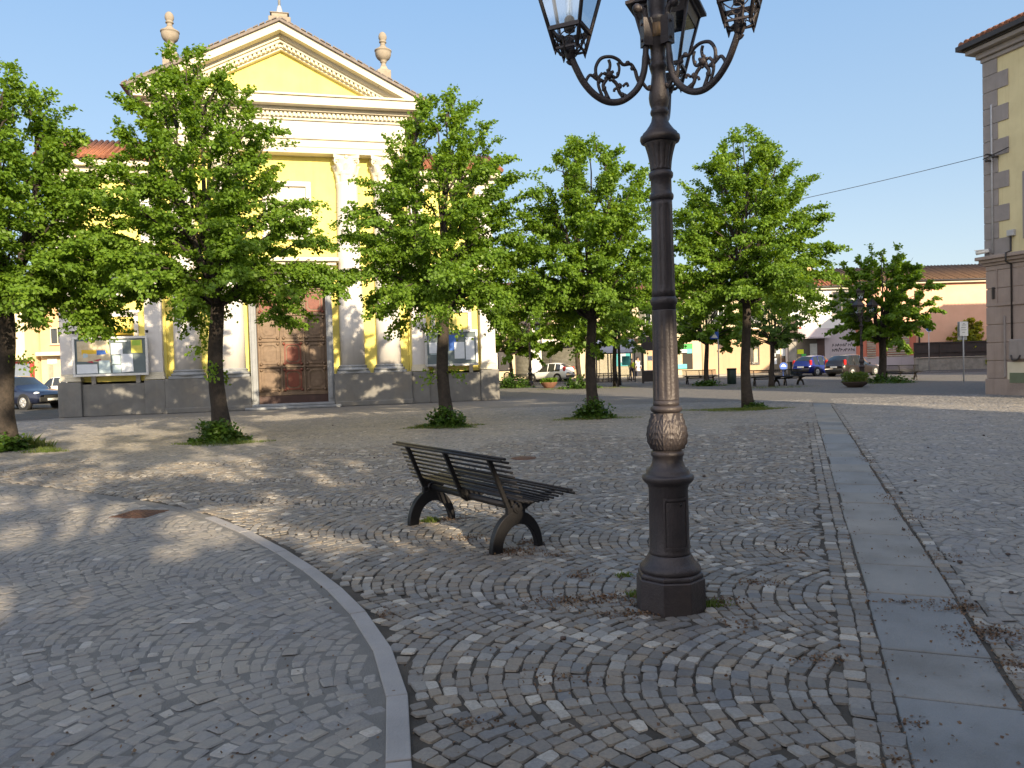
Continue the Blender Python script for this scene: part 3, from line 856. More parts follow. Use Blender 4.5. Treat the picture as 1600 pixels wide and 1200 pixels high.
# the door: 3 x 4 coffered panels in a ribbed frame
mb = MB(); mb.box(-1.36, 1.36, 0.46, 0.54, 0.2, 5.0)
DR = mb.build('door', M['door_wood'], CH)
mb = MB()
cw, ch, z0 = 2.72 / 3, 1.06, 0.62
mb.box(-1.36, 1.36, 0.40, 0.46, 0.52, 0.62)
for i in range(4):
    xx = -1.36 + i * cw
    mb.box(max(-1.36, xx - .03), min(1.36, xx + .03), 0.39, 0.461, 0.62, 4.98)
for j in range(5):
    zz = z0 + j * ch
    if zz < 4.95: mb.box(-1.36, 1.36, 0.395, 0.462, zz - .03, zz + .03)
mb.build('door_rail', M['door_wood'], DR, bevel=0.012)
mb = MB(); mb.box(-1.36, 1.36, 0.42, 0.46, 0.2, 0.52); mb.build('kick_board', M['door_dark'], DR)
for i in range(3):
    for j in range(4):
        xc, zc = -1.36 + (i + .5) * cw, z0 + (j + .5) * ch
        mat = M['door_red'] if (i == 1 and j < 2) or (j == 3) else M['door_wood']
        mb = MB()
        w, h, k = cw/2 - .12, ch/2 - .12, 0.09
        def octo(w, h): return [(xc - w + k, zc - h), (xc + w - k, zc - h), (xc + w, zc - h + k), (xc + w, zc + h - k), (xc + w - k, zc + h), (xc - w + k, zc + h), (xc - w, zc + h - k), (xc - w, zc - h + k)]
        O = octo(w, h); I = octo(w - .06, h - .06)
        for q in range(8):
            q2 = (q + 1) % 8
            mb.prism([O[q], O[q2], I[q2], I[q]], 0.415, 0.46)
        mb.prism(octo(w - .11, h - .11), 0.435, 0.46)
        for sx in (-1, 1):
            for sz in (-1, 1):
                mb.ball((xc + sx*w, 0.42, zc + sz*h), 0.062, 8)
        mb.build('door_panel', mat, DR)
# lime-green/terracotta details, lamps on the wall
for x, z in ((-5.35, 3.2), (-7.9, 3.2), (5.25, 3.1)):
    mb = MB(); mb.tube([(x, 0.0, z + .04), (x, -.1, z + .04)], 0.02, 6); mb.lathe([(z - .06, .045), (z + .05, .06)], 10, x, -.14)
    mb.build('spot_lamp', M['black_iron'], CH)

# urns and the cross base stand on the roof
def urn(x, y, z, label, tilt=0):
    u = thing('stone_urn', label, 'urn', CHM @ Vector((x, y, z)), CH.rotation_euler.z, 'stone urns on the pediment')
    mb = MB(); mb.box(-.27, .27, -.27, .27, -0.35, 0.34); mb.lathe([(.34, .27*1.3), (.40, .24), (.47, .19), (.55, .15)], 4, phase=PI/4, smooth=False)
    mb.build('pedestal', M['urn_stone'], u, bevel=0.015)
    mb = MB(); mb.lathe([(.53, .12), (.57, .11), (.62, .09), (.69, .09), (.71, .13), (.74, .13), (.76, .11), (.80, .18), (.88, .265), (.98, .31), (1.08, .325), (1.14, .32), (1.15, .345), (1.19, .345), (1.21, .30), (1.28, .2), (1.34, .13), (1.37, .12)], 28)
    mb.build('bowl', M['urn_stone'], u)
    mb = MB(); mb.lathe([(1.36, .11), (1.44, .10), (1.50, .105), (1.51, .15), (1.54, .15), (1.55, .11), (1.60, .13), (1.68, .165), (1.77, .165), (1.86, .13), (1.92, .07), (1.95, .01)], 24)
    mb.build('finial', M['urn_stone'], u)
urn(-4.05, -0.35, 13.4, 'weathered stone urn on the lower left slope of the church pediment')
urn(4.0, -0.35, 13.25, 'weathered stone urn on the right slope of the church pediment')
cb = thing('roof_cross', 'stone pedestal with the foot of a metal cross on the pediment apex', 'cross', CHM @ Vector((0, -0.35, 15.1)), CH.rotation_euler.z)
mb = MB(); mb.box(-.42, .42, -.3, .3, -.2, .28); mb.box(-.3, .3, -.25, .25, .28, .42); mb.box(-.36, .36, -.28, .28, .42, .46); mb.build('pedestal', M['urn_stone'], cb, bevel=0.02)
mb = MB(); mb.lathe([(.46, .15), (.6, .12), (.75, .08), (.8, .06)], 16); mb.tube([(0, 0, .8), (0, 0, 2.3)], 0.05, 8); mb.tube([(-.4, 0, 1.8), (.4, 0, 1.8)], 0.05, 8); mb.build('cross', M['alu'], cb)

# notice boards
def notice_board(xc, z, w, h, label, papers):
    nb = thing('notice_board', label, 'notice board', CHM @ Vector((xc, 0, z)), CH.rotation_euler.z, 'glazed notice boards on the church')
    f = .09
    mb = MB(); mb.box(-w/2, w/2, -.26, -.2, 0, f); mb.box(-w/2, w/2, -.26, -.2, h - f, h); mb.box(-w/2, -w/2 + f, -.26, -.2, f, h - f); mb.box(w/2 - f, w/2, -.26, -.2, f, h - f)
    mb.box(-w/2 + .01, w/2 - .01, -.2, -.12, .01, h - .01)
    mb.box(-.6, -.5, -.14, .35, .1, h - .1); mb.box(.5, .6, -.14, .35, .1, h - .1)
    mb.build('frame', M['alu'], nb, bevel=0.008)
    mb = MB(); mb.box(-w/2 + f, w/2 - f, -.215, -.205, f, h - f); bd = mb.build('pin_board', M['board'], nb)
    for k, (x0, x1, a, b, mat, wob) in enumerate(papers):
        mb = MB(); yy = -.2175 - .0012 * k
        r_ = random.uniform(-.02, .02)
        mb.add([(x0, yy, a - r_*wob), (x1, yy, a + r_*wob), (x1 - .02*wob, yy, b), (x0, yy, b + r_*wob)], [(0, 1, 2, 3)])
        pn = mb.build('sheet_of_paper', M[mat], bd)
    return nb
notice_board(-6.63, 1.52, 2.62, 1.5, 'wide aluminium notice board crowded with papers, left of the church door',
    [(-1.15, .0, .55, 1.36, 'paper_tan', 3), (-1.0, -.1, .86, .99, 'sign_yellow', 2), (-.48, -.16, .82, .98, 'paper_strong_blue', 1), (-.95, -.78, .72, .86, 'paper_blue', 1), (-.6, -.3, .58, .66, 'paper_red', 3), (-.85, -.6, .53, .59, 'paper_red', 2), (-.42, -.02, .12, .6, 'paper_blue', 1), (-1.18, -.46, .12, .46, 'paper', 1),
     (.02, .42, .82, 1.24, 'paper', 0), (.05, .34, .45, .78, 'paper_blue', 0), (.05, .34, .12, .42, 'paper_blue', 0), (.36, .78, .14, .82, 'paper', 1), (.72, 1.12, .86, 1.36, 'paper_yellow', 1), (.76, 1.06, 1.14, 1.34, 'paper_green', 0), (.2, .58, 1.29, 1.34, 'paper', 0)])
notice_board(6.47, 1.52, 2.25, 1.52, 'aluminium notice board with a blue poster, right of the church door',
    [(-.95, -.62, .55, 1.0, 'paper', 0), (-.9, -.6, .5, .53, 'paper_blue', 0), (-.1, .2, .65, 1.3, 'paper_strong_blue', 0), (.12, .55, .3, 1.0, 'paper', 0), (.6, .98, .25, 1.2, 'paper', 0), (-.5, -.2, .6, 1.1, 'paper_blue', 1)])
ys = thing('name_sign', 'long yellow sign with two dark lines of small lettering above the left notice board', 'sign', CHM @ Vector((-6.62, 0, 3.08)), CH.rotation_euler.z)
mb = MB(); mb.box(-.72, .72, -.12, .25, 0, .25); bd = mb.build('panel', M['sign_yellow'], ys, bevel=0.01)
mb = MB(); x = -.6
while x < .6:
    w = random.uniform(.03, .09); 
    for zz, hh in ((.155, .045), (.06, .03)): mb.box(x, x + w, -.124, -.119, zz, zz + hh)
    x += w + (.02 if random.random() < .75 else .06)
mb.build('lettering', M['ink'], bd)
# ------------------------------------------------------------------ trees
def leaf_quads(r, P, out, size, droop, flat):
    """kite-shaped folded leaves: P positions (n,3), out unit vectors the leaves point along"""
    n = len(P)
    ax = out + r.normal(0, 0.55, (n, 3)); ax[:, 2] -= droop
    ax /= np.linalg.norm(ax, axis=1, keepdims=True)
    up = r.normal(0, flat, (n, 3)); up[:, 2] += 1
    sd = np.cross(ax, up); sd /= np.maximum(np.linalg.norm(sd, axis=1, keepdims=True), 1e-6)
    nr = np.cross(sd, ax)
    s = (size * r.uniform(0.65, 1.25, n))[:, None]
    V = np.empty((n, 4, 3))
    V[:, 0] = P
    V[:, 1] = P + ax * s * 0.42 + sd * s * 0.46 - nr * s * 0.10
    V[:, 2] = P + ax * s * 1.05 - nr * s * 0.12
    V[:, 3] = P + ax * s * 0.42 - sd * s * 0.46 - nr * s * 0.10
    return V.reshape(-1, 3), np.arange(n * 4).reshape(n, 4)

def make_tree(name, label, group, loc, seed, H, RC, TH, r0, nb=90, nleaf=70000, leaf=0.082, mat='leaf', profile=None, lean=(0, 0), shoots=0, cat='tree', sparse=1.0, droop=0.8, cx=0.0):
    r = np.random.default_rng(seed)
    t = thing(name, label, cat, loc, 0, group)
    prof = profile or [(0, .62), (.1, .9), (.25, 1), (.42, .93), (.6, .76), (.78, .55), (.9, .36), (1, .10)]
    pt, pr = zip(*prof)
    zb = TH * 0.93
    def axis(z):
        k = z / H
        return np.array([lean[0] * k + cx * max(0, (z - TH) / H) + 0.05 * math.sin(z * 1.7 + seed), lean[1] * k + 0.05 * math.cos(z * 1.3 + seed), z])
    mb = MB()
    tr = [axis(z) for z in np.linspace(-0.05, TH, 9)]
    rad = [r0 * (1.35 if i == 0 else 1.12 if i == 1 else 1 - 0.03 * i) for i in range(9)]
    mb.tube(tr, rad, 12)
    # leaders
    leaders = []
    nl = 5
    for i in range(nl):
        a = i * 2 * PI / nl + r.uniform(-.4, .4)
        sp = RC * r.uniform(0.16, 0.38) if i else 0.08
        top = H * (r.uniform(0.72, 0.92) if i else 0.97)
        pts = []
        for k in np.linspace(0, 1, 8):
            z = TH - 0.25 + (top - TH + .25) * k
            c = axis(z); d = sp * (1 - (1 - k) ** 2)
            pts.append((c[0] + math.cos(a) * d, c[1] + math.sin(a) * d, z))
        leaders.append(np.array(pts))
        mb.tube(pts, list(np.linspace(r0 * 0.46, 0.010, 8)), 7)
    LP, LO = [], []
    w_all = []
    branches = []
    for b in range(nb):
        tt = (b + r.random()) / nb
        tt = tt ** 0.92
        a = b * 2.39996 + r.uniform(-.35, .35)
        z_tip = zb + tt * (H - zb)
        rr = RC * np.interp(tt, pt, pr) * r.uniform(0.80, 1.10)
        L = leaders[int(r.integers(nl))]
        # start from the leader nearest in direction
        best = min(range(nl), key=lambda i: (L_ := leaders[i])[4][0] * -math.cos(a) + L_[4][1] * -math.sin(a) + r.uniform(-.3, .3))
        L = leaders[best]
        rise = (0.22 + 0.95 * tt) * rr + 0.15
        zs = np.clip(z_tip - rise, TH - 0.1, H * 0.88)
        k = np.clip((zs - L[0][2]) / (L[-1][2] - L[0][2]), 0, 0.97) * 7
        i0 = int(k); s0 = L[i0] + (L[min(7, i0 + 1)] - L[i0]) * (k - i0)
        ax = axis(z_tip)
        tip = np.array([ax[0] + math.cos(a) * rr, ax[1] + math.sin(a) * rr, z_tip])
        arch = 0.16 * rr * (1 - tt) + 0.05
        pts = []
        for u in np.linspace(0, 1, 7):
            p = s0 + (tip - s0) * u
            p = p + np.array([0, 0, arch * math.sin(PI * u)]) + r.normal(0, 0.05, 3) * (0 < u < 1)
            if tt < 0.35: p[2] -= 0.35 * (0.35 - tt) * 2 * u ** 3
            pts.append(p)
        mb.tube(pts, list(np.linspace(0.045 * (1 - .5 * tt) + .008, 0.006, 7)), 5, cap=False)
        branches.append((np.array(pts), tt, rr, a))
        w_all.append((rr + 0.5) * (1.45 - 0.75 * tt))
    w_all = np.array(w_all) / sum(w_all)
    for (pts, tt, rr, a), w in zip(branches, w_all):
        n = int(nleaf * w * r.uniform(0.75, 1.25))
        # side twigs carry the leaves: flat sprays in tiers
        nt_ = max(5, int(n / 62))
        for j in range(nt_):
            u = 1 - 0.80 * r.random() ** 1.25
            k = u * 6; i0 = min(5, int(k)); p0 = pts[i0] + (pts[i0 + 1] - pts[i0]) * (k - i0)
            dirv = pts[min(6, i0 + 1)] - pts[i0]; dirv = dirv / np.linalg.norm(dirv)
            ang = r.normal(0, 0.95)
            ca, sa = math.cos(ang), math.sin(ang)
            tw = np.array([dirv[0]*ca - dirv[1]*sa, dirv[0]*sa + dirv[1]*ca, dirv[2] * (0.6 + 0.5 * tt) + r.normal(0.05 + 0.35 * max(0, tt - .35), 0.24)])
            tw /= np.linalg.norm(tw)
            Lt = r.uniform(0.28, 0.72) * (0.75 + 0.25 * (1 - tt))
            m = max(6, int(n / nt_))
            v = r.random(m) ** 0.7
            pos = p0 + tw * (v * Lt)[:, None] + np.stack([r.normal(0, 0.07, m), r.normal(0, 0.07, m), r.normal(-0.02, 0.04, m) - 0.14 * v * v], 1)
            LP.append(pos); LO.append(np.repeat(tw[None] , m, 0) + np.stack([r.normal(0, .5, m), r.normal(0, .5, m), np.zeros(m)], 1))
    # epicormic shoots on the trunk
    for j in range(shoots):
        z0 = TH * r.uniform(0.45, 1.0); a = r.uniform(0, 2*PI); m = 70
        c = axis(z0)
        base = c + np.array([math.cos(a), math.sin(a), 0]) * r0 * 1.1
        d = np.array([math.cos(a), math.sin(a), -0.15])
        v = r.random(m)
        pos = base + d * (v * 0.34)[:, None] + r.normal(0, 0.09, (m, 3)); pos[:, 2] -= 0.2 * v
        LP.append(pos); LO.append(np.repeat(d[None], m, 0))
    tk = mb.build('trunk', M['bark'], t)
    P = np.concatenate(LP); O = np.concatenate(LO)
    if sparse < 1:
        kp = r.random(len(P)) < sparse; P, O = P[kp], O[kp]
    V, F = leaf_quads(r, P, O / np.linalg.norm(O, axis=1, keepdims=True), leaf, droop, 0.65)
    np_mesh('crown', V, F, M[mat], t)
    return t

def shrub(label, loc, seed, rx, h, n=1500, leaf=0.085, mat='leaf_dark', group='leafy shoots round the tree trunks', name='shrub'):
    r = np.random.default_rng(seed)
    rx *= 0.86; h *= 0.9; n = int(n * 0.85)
    t = thing(name, label, 'shrub', loc, 0, group)
    th = r.uniform(0, 2*PI, n); k = r.random(n) ** 0.45
    ph = r.random(n)
    nb_ = 16                                  # separate leafy shoots of different height and lean
    sh_a = r.uniform(0, 2*PI, nb_); sh_r = rx * np.sqrt(r.random(nb_)) * 0.85; sh_h = h * r.uniform(0.35, 1.15, nb_) * (1.1 - 0.5 * sh_r / rx)
    i = r.integers(nb_, size=n); q = r.random(n)
    spread = 0.10 + 0.16 * rx
    x = np.cos(sh_a[i]) * sh_r[i] * (0.55 + 0.5 * q) + r.normal(0, spread * 0.6, n); y = np.sin(sh_a[i]) * sh_r[i] * (0.55 + 0.5 * q) + r.normal(0, spread * 0.6, n)
    z = np.maximum(0.015, sh_h[i] * q + r.normal(0, 0.035, n))
    low = r.random(n) < 0.15
    x = np.where(low, np.cos(th) * rx * 1.25 * k, x); y = np.where(low, np.sin(th) * rx * 1.25 * k, y); z = np.where(low, 0.02 + 0.06 * ph, z)
    P = np.stack([x, y, z], 1)
    O = np.stack([np.cos(th), np.sin(th), np.full(n, 0.35)], 1)
    V, F = leaf_quads(r, P, O / np.linalg.norm(O, axis=1, keepdims=True), leaf, 0.25, 0.5)
    np_mesh('foliage', V, F, M[mat], t)
    mb = MB()
    for i in range(14):
        a = i * 2.4; q = r.uniform(.2, .8)
        mb.tube([(math.cos(a)*.15*rx, math.sin(a)*.15*rx, -.02), (math.cos(a)*rx*q*.6, math.sin(a)*rx*q*.6, h*.45), (math.cos(a)*rx*q*.85, math.sin(a)*rx*q*.85, h*.8)], [.012, .008, .004], 5)
    mb.build('stems', M['bark'], t)
    return t

G1 = 'lime trees in the front row'
def P3(px, py): v = at(px, py); return (v.x, v.y, 0)
make_tree('lime_tree', 'dense dark green lime tree at the left edge of the photo, beside the church corner', G1, P3(14, 702), 3, 8.5, 2.65, 3.1, 0.21, nb=116, nleaf=112000, shoots=2)
make_tree('lime_tree', 'tallest broad lime tree, in front of the church door, ivy-like shoots on its trunk', G1, P3(345, 684), 8, 9.15, 2.8, 3.25, 0.20, nb=90, nleaf=92000, shoots=6, cx=-0.6, profile=[(0, .62), (.1, .95), (.28, 1), (.42, .84), (.58, .68), (.78, .52), (.92, .34), (1, .10)])
make_tree('lime_tree', 'lime tree before the right end of the church, trunk crossing the right notice board', G1, P3(697, 664), 21, 8.6, 2.5, 3.1, 0.175, cx=0.45, nb=82, nleaf=84000, shoots=4)
make_tree('lime_tree', 'lime tree just left of the big lamp post, bush at its foot', G1, P3(927, 650), 34, 7.85, 2.45, 2.85, 0.17, nb=84, nleaf=84000, shoots=2)
make_tree('lime_tree', 'sunlit lime tree right of the big lamp post, by the slab path', G1, P3(1168, 637), 47, 8.35, 2.5, 3.3, 0.16, nb=90, nleaf=92000, shoots=1,
          profile=[(0, .8), (.12, 1), (.3, .97), (.5, .8), (.68, .68), (.85, .5), (1, .12)])
G2 = 'smaller trees at the far side of the square'
make_tree('square_tree', 'yellow-green small tree beside the far lamp post near the church corner', G2, P3(799, 601.2), 51, 6.1, 2.6, 2.2, 0.14, nb=44, nleaf=14000, leaf=0.19)
make_tree('square_tree', 'dark green tree behind the bush-footed lime, right of the white car', G2, P3(905, 606), 52, 6.0, 2.6, 2.5, 0.16, nb=44, nleaf=14000, leaf=0.19)
make_tree('square_tree', 'thin-leaved small tree with a forked trunk beside the bus shelter', G2, P3(962, 604), 53, 5.6, 2.0, 2.5, 0.15, nb=30, nleaf=5200, leaf=0.15, mat='leaf_pale')
make_tree('square_tree', 'dark round tree above the bench and the green litter bin', G2, P3(1105, 601), 54, 6.3, 2.5, 2.4, 0.15, nb=50, nleaf=17000, leaf=0.16)
make_tree('square_tree', 'pale thin tree standing over the benches in front of the corner bar', G2, P3(1207, 604), 55, 5.0, 1.6, 2.2, 0.13, nb=30, nleaf=6000, leaf=0.14, mat='leaf_pale')
make_tree('square_tree', 'dark spreading tree standing alone before the pink house on the right', G2, P3(1379, 595), 56, 7.1, 2.75, 2.3, 0.22, nb=60, nleaf=30000, leaf=0.16,
          profile=[(0, .5), (.2, .85), (.38, 1), (.6, .9), (.78, .75), (.9, .58), (1, .25)])
make_tree('garden_tree', 'yellow-green garden shrub tree behind the dark fence on the right', None, (37.5, 62.65, 0), 57, 4.0, 1.5, 1.0, 0.1, nb=30, nleaf=6500, leaf=0.22, mat='leaf_yellow')

# leafy shoots at the feet of the trees
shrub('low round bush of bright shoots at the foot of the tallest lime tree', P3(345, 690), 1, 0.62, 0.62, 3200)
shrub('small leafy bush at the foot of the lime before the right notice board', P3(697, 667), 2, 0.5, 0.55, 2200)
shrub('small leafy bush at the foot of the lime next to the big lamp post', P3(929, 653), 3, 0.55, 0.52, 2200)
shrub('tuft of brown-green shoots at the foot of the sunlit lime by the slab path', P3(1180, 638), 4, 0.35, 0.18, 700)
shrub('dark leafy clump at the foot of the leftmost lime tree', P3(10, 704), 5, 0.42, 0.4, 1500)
shrub('dark low bush at the foot of the small tree near the far white billboard', P3(804, 606), 6, 1.2, 1.0, 1300, .16)
shrub('dark low bush at the foot of the tree right of the white car', P3(908, 607), 7, 1.1, 0.9, 1200, .16)
shrub('low bush under the tree at the bench and the green litter bin', P3(1107, 603), 8, 0.8, 0.4, 600, .14)
shrub('low green bush under the tree before the pink house', P3(1385, 598), 9, 1.2, 0.55, 900, .15)
# ------------------------------------------------------------------ big lamp post
def shaft_fn(n, depth):
    return lambda z, a, r: r * (1 - depth * (0.5 + 0.5 * math.cos(a * n)) ** 2)

def make_lamp(label, loc, rz, arm_angles, group):
    t = thing('street_lamp', label, 'street lamp', loc, rz, group)
    # octagonal plinth and stepped collar
    mb = MB()
    mb.lathe([(-.05, .226), (0.19, .222), (0.198, .216)], 8, phase=PI/8, smooth=False)
    mb.lathe([(0.198, .206), (0.205, .212), (0.222, .212), (0.232, .200)], 8, phase=PI/8, smooth=False)
    mb.lathe([(0.23, .190), (0.25, .196), (0.268, .190), (0.285, .170), (0.31, .152), (0.335, .140), (0.345, .134)], 48)
    mb.build('plinth', M['lamp_iron'], t, bevel=0.004)
    mb = MB()
    mb.lathe([(0.34, .1335), (0.36, .128), (0.765, .1245), (0.775, .130), (0.785, .130), (0.795, .140), (0.81, .156), (0.822, .163), (0.838, .165), (0.848, .160), (0.853, .148),
              (0.858, .138), (0.875, .136), (0.885, .128), (0.90, .112), (0.93, .099), (0.965, .094), (0.975, .104), (0.992, .106), (1.0, .100), (1.008, .092)], 48)
    pd = mb.build('pedestal', M['lamp_iron'], t)
    # door in the pedestal, on the camera side
    mb = MB()
    def curved(a0, a1, z0, z1, r0, r1, n=6):
        for k in range(n):
            p, q = a0 + (a1 - a0) * k / n, a0 + (a1 - a0) * (k + 1) / n
            v = [(rr * math.cos(a), rr * math.sin(a), z) for rr in (r0, r1) for a, z in ((p, z0), (q, z0), (q, z1), (p, z1))]
            mb.add(v, [(4, 5, 6, 7), (0, 4, 7, 3), (1, 2, 6, 5), (0, 1, 5, 4), (3, 7, 6, 2)])
    A0, A1 = R(-116), R(-42)
    curved(A0, A0 + .09, .385, .715, .12, .1345, 1); curved(A1 - .09, A1, .385, .715, .12, .1345, 1)
    curved(A0 + .09, A1 - .09, .70, .715, .12, .1345, 8); curved(A0 + .09, A1 - .09, .385, .40, .12, .1345, 8)
    curved(A0 + .13, A1 - .13, .412, .688, .12, .1305, 8)
    dr = mb.build('access_door', M['lamp_iron'], t)
    mb = MB(); a = -PI/2 + .42; mb.ball((.132*math.cos(a), .132*math.sin(a), .675), .011, 8); mb.build('lock', M['black_iron'], dr)
    # bulb of acanthus leaves
    def acan(z, a, r):
        u = (z - 1.015) / 0.235
        if not 0 < u < 1: return r
        q = 0
        for n, off, lo, hi, amp in ((8, 0, 0.0, 0.98, .012), (8, .5, .0, .8, .008)):
            if lo < u < hi:
                uu = (u - lo) / (hi - lo)
                k = abs(((a * n / (2*PI) + off) % 1) - 0.5) * 2
                w = max(0.05, math.sin(PI * min(1, 0.18 + 0.82 * uu)) ** 0.6)
                e = max(0, 1 - k / w)
                vein = 0.5 + 0.5 * math.cos((k * 2.2 - uu * 5.0) * 2 * PI)
                q = max(q, amp * (min(1, e * 4) * (0.65 + 0.35 * vein) + (0.6 if k < 0.07 else 0)))
        return r + q
    mb = MB()
    pr = [(1.0, .086), (1.02, .093), (1.05, .108), (1.09, .116), (1.13, .115), (1.17, .105), (1.21, .092), (1.25, .083)]
    zs = np.linspace(1.0, 1.25, 70); pz, prr = zip(*pr)
    mb.lathe([(z, float(np.interp(z, pz, prr))) for z in zs], 160, fn=acan)
    mb.lathe([(1.25, .083), (1.258, .096), (1.268, .101), (1.28, .101), (1.288, .094), (1.295, .086)], 48)
    mb.build('leaf_bulb', M['lamp_iron'], t)
    # fluted shaft in two lengths, rings
    mb = MB()
    f8 = shaft_fn(10, 0.055)
    mb.lathe([(1.29, .083), (1.33, .0825)], 48)
    mb.lathe([(1.33, .0825), (1.335, .0825)] + [(z, .0825 - (z - 1.34) * .012) for z in np.linspace(1.345, 1.9, 12)] + [(1.905, .0757)], 144, fn=lambda z, a, r: f8(z, a, r) if 1.34 < z < 1.9 else r)
    mb.lathe([(1.905, .0757), (1.935, .0755), (1.94, .082), (1.955, .0855), (1.97, .0855), (1.98, .079), (1.988, .0745)], 48)
    mb.lathe([(1.985, .0745), (2.03, .074)] + [(z, .073 - (z - 2.04) * .011) for z in np.linspace(2.04, 2.56, 12)] + [(2.57, .067), (2.60, .0665)], 144, fn=lambda z, a, r: f8(z, a, r) if 2.035 < z < 2.565 else r)
    mb.lathe([(2.60, .0665), (2.605, .073), (2.618, .077), (2.632, .077), (2.642, .071), (2.65, .066), (2.735, .065), (2.742, .073), (2.755, .077), (2.77, .077), (2.78, .07), (2.786, .066)], 48)
    f9 = shaft_fn(14, 0.07)
    mb.lathe([(2.786, .066), (2.80, .066)] + [(z, .067 + .036 * ((z - 2.80) / .17) ** 1.7) for z in np.linspace(2.805, 2.965, 12)], 160, fn=lambda z, a, r: f9(z, a, r) if 2.80 < z < 2.95 else r)
    mb.build('shaft', M['lamp_iron'], t)
    mb = MB()
    mb.lathe([(2.963, .104), (2.968, .119), (2.985, .126), (3.005, .124), (3.012, .112), (3.025, .108), (3.035, .096), (3.05, .084), (3.075, .066), (3.10, .053), (3.135, .047), (3.142, .054), (3.155, .058), (3.168, .055), (3.178, .049),
              (3.19, .052), (3.215, .061), (3.25, .065), (3.285, .061), (3.33, .051), (3.38, .045), (3.42, .045), (3.428, .052), (3.445, .056), (3.46, .053), (3.47, .047), (3.485, .052), (3.50, .047), (3.51, .047),
              (3.56, .048), (3.565, .054), (3.72, .054), (3.727, .06), (3.745, .06), (3.755, .052), (3.79, .058), (3.85, .062), (3.92, .054), (3.99, .042), (4.05, .036), (4.06, .046), (4.08, .046), (4.09, .036), (4.22, .03), (4.24, .045), (4.26, .045)], 40)
    mb.build('vase_stem', M['lamp_iron'], t)
    mb = MB()
    mb.lathe([(3.615, .0545), (3.62, .0575), (3.70, .0575), (3.705, .0545)], 40, fn=lambda z, a, r: r + (.0025 * math.sin(a * 18) * math.sin(z * 220) if 3.62 < z < 3.70 else 0))
    mb.build('ornament_band', M['brass'], t)
    # arms with scrollwork, each carrying a lantern
    def arm_part(ang):
        Ma = Matrix.Rotation(ang, 4, 'Z')
        P = lambda r_, z_, y_=0: Ma @ Vector((r_, y_, z_))
        mb = MB()
        for yy in (-.034, .034): pass
        mb.box(.045, .105, -.032, .032, 3.565, 3.735, Ma)
        for zz in (3.60, 3.70): mb.tube([P(.105, zz), P(.114, zz)], .010, 8)
        main = spline([P(.078, 3.60), P(.086, 3.50), P(.10, 3.40), P(.145, 3.30), (P(.235, 3.225)), P(.33, 3.208), P(.42, 3.245), P(.495, 3.32), P(.545, 3.41), P(.572, 3.47)], 6)
        mb.tube(main, [0.019] * 6 + [0.021] * (len(main) - 6), 10)
        # upper ball scroll
        mb.tube(spline([P(.075, 3.72), P(.085, 3.775), P(.105, 3.80), P(.13, 3.805)], 5), [.02] * 16, 8)
        mb.ball(P(.135, 3.80), .029, 12)
        # leafy tips along the arm
        mb.tube(spline([P(.118, 3.35), P(.085, 3.31), P(.065, 3.30), P(.06, 3.315)], 5), [.012] * 10 + [.011] * 6, 6); mb.ball(P(.062, 3.315), .013, 8)
        mb.tube(spline([P(.555, 3.43), P(.585, 3.435), P(.60, 3.45)], 4), .012, 6)
        # big C-scroll with rosette
        sc = [P(.155, 3.41), P(.185, 3.45), P(.235, 3.445), P(.27, 3.475), P(.32, 3.49), P(.38, 3.475), P(.415, 3.42), P(.41, 3.36), P(.37, 3.335)]
        mb.tube(spline(sc, 6), [.011] * 49, 8)
        mb.ball(P(.205, 3.455), .017, 8); mb.ball(P(.175, 3.425), .015, 8)
        mb.ball(P(.33, 3.375), .026, 12, 1.0)
        for k in range(6):
            a = k * PI / 3 + .3
            mb.ball(P(.33 + .03*math.cos(a), 3.375 + .03*math.sin(a)), .0125, 6)
        for path, rr in (([(.33, 3.40), (.322, 3.44), (.33, 3.47)], .010), ([(.31, 3.36), (.275, 3.37), (.262, 3.42), (.272, 3.455)], .009), ([(.31, 3.35), (.28, 3.32), (.262, 3.27), (.225, 3.235)], .012),
                         ([(.345, 3.35), (.37, 3.31), (.355, 3.265), (.335, 3.225)], .012), ([(.37, 3.335), (.41, 3.345), (.45, 3.37), (.475, 3.345), (.485, 3.315)], .010), ([(.375, 3.385), (.40, 3.35), (.40, 3.30), (.375, 3.235)], .010), ([(.155, 3.41), (.145, 3.37), (.13, 3.335)], .012), ([(.24, 3.31), (.215, 3.33), (.205, 3.31)], .009), ([(.27, 3.30), (.295, 3.29), (.30, 3.275)], .009)):
            mb.tube(spline([P(*q) for q in path], 5), rr, 7)
        for q, rr in (((.262, 3.31), .017), ((.365, 3.29), .017), ((.245, 3.255), .016), ((.40, 3.33), .015), ((.13, 3.36), .016), ((.425, 3.37), .013), ((.272, 3.385), .013), ((.228, 3.245), .018), ((.35, 3.235), .018)):
            mb.ball(P(*q), rr, 7, 1.3)
        # lantern socket cup
        q = P(.578, 0)
        mb.lathe([(3.455, .018), (3.465, .027), (3.485, .034), (3.50, .040), (3.51, .040), (3.515, .03), (3.56, .026), (3.60, .024)], 16, q.x, q.y)
        for k in range(4):
            a = ang + PI/4 + k * PI/2
            mb.tube(spline([(q.x + .03*math.cos(a), q.y + .03*math.sin(a), 3.49), (q.x + .07*math.cos(a), q.y + .07*math.sin(a), 3.505), (q.x + .085*math.cos(a), q.y + .085*math.sin(a), 3.545), (q.x + .10*math.cos(a), q.y + .10*math.sin(a), 3.575)], 4), .008, 6)
        mb.build('arm', M['lamp_iron'], t)
        return q
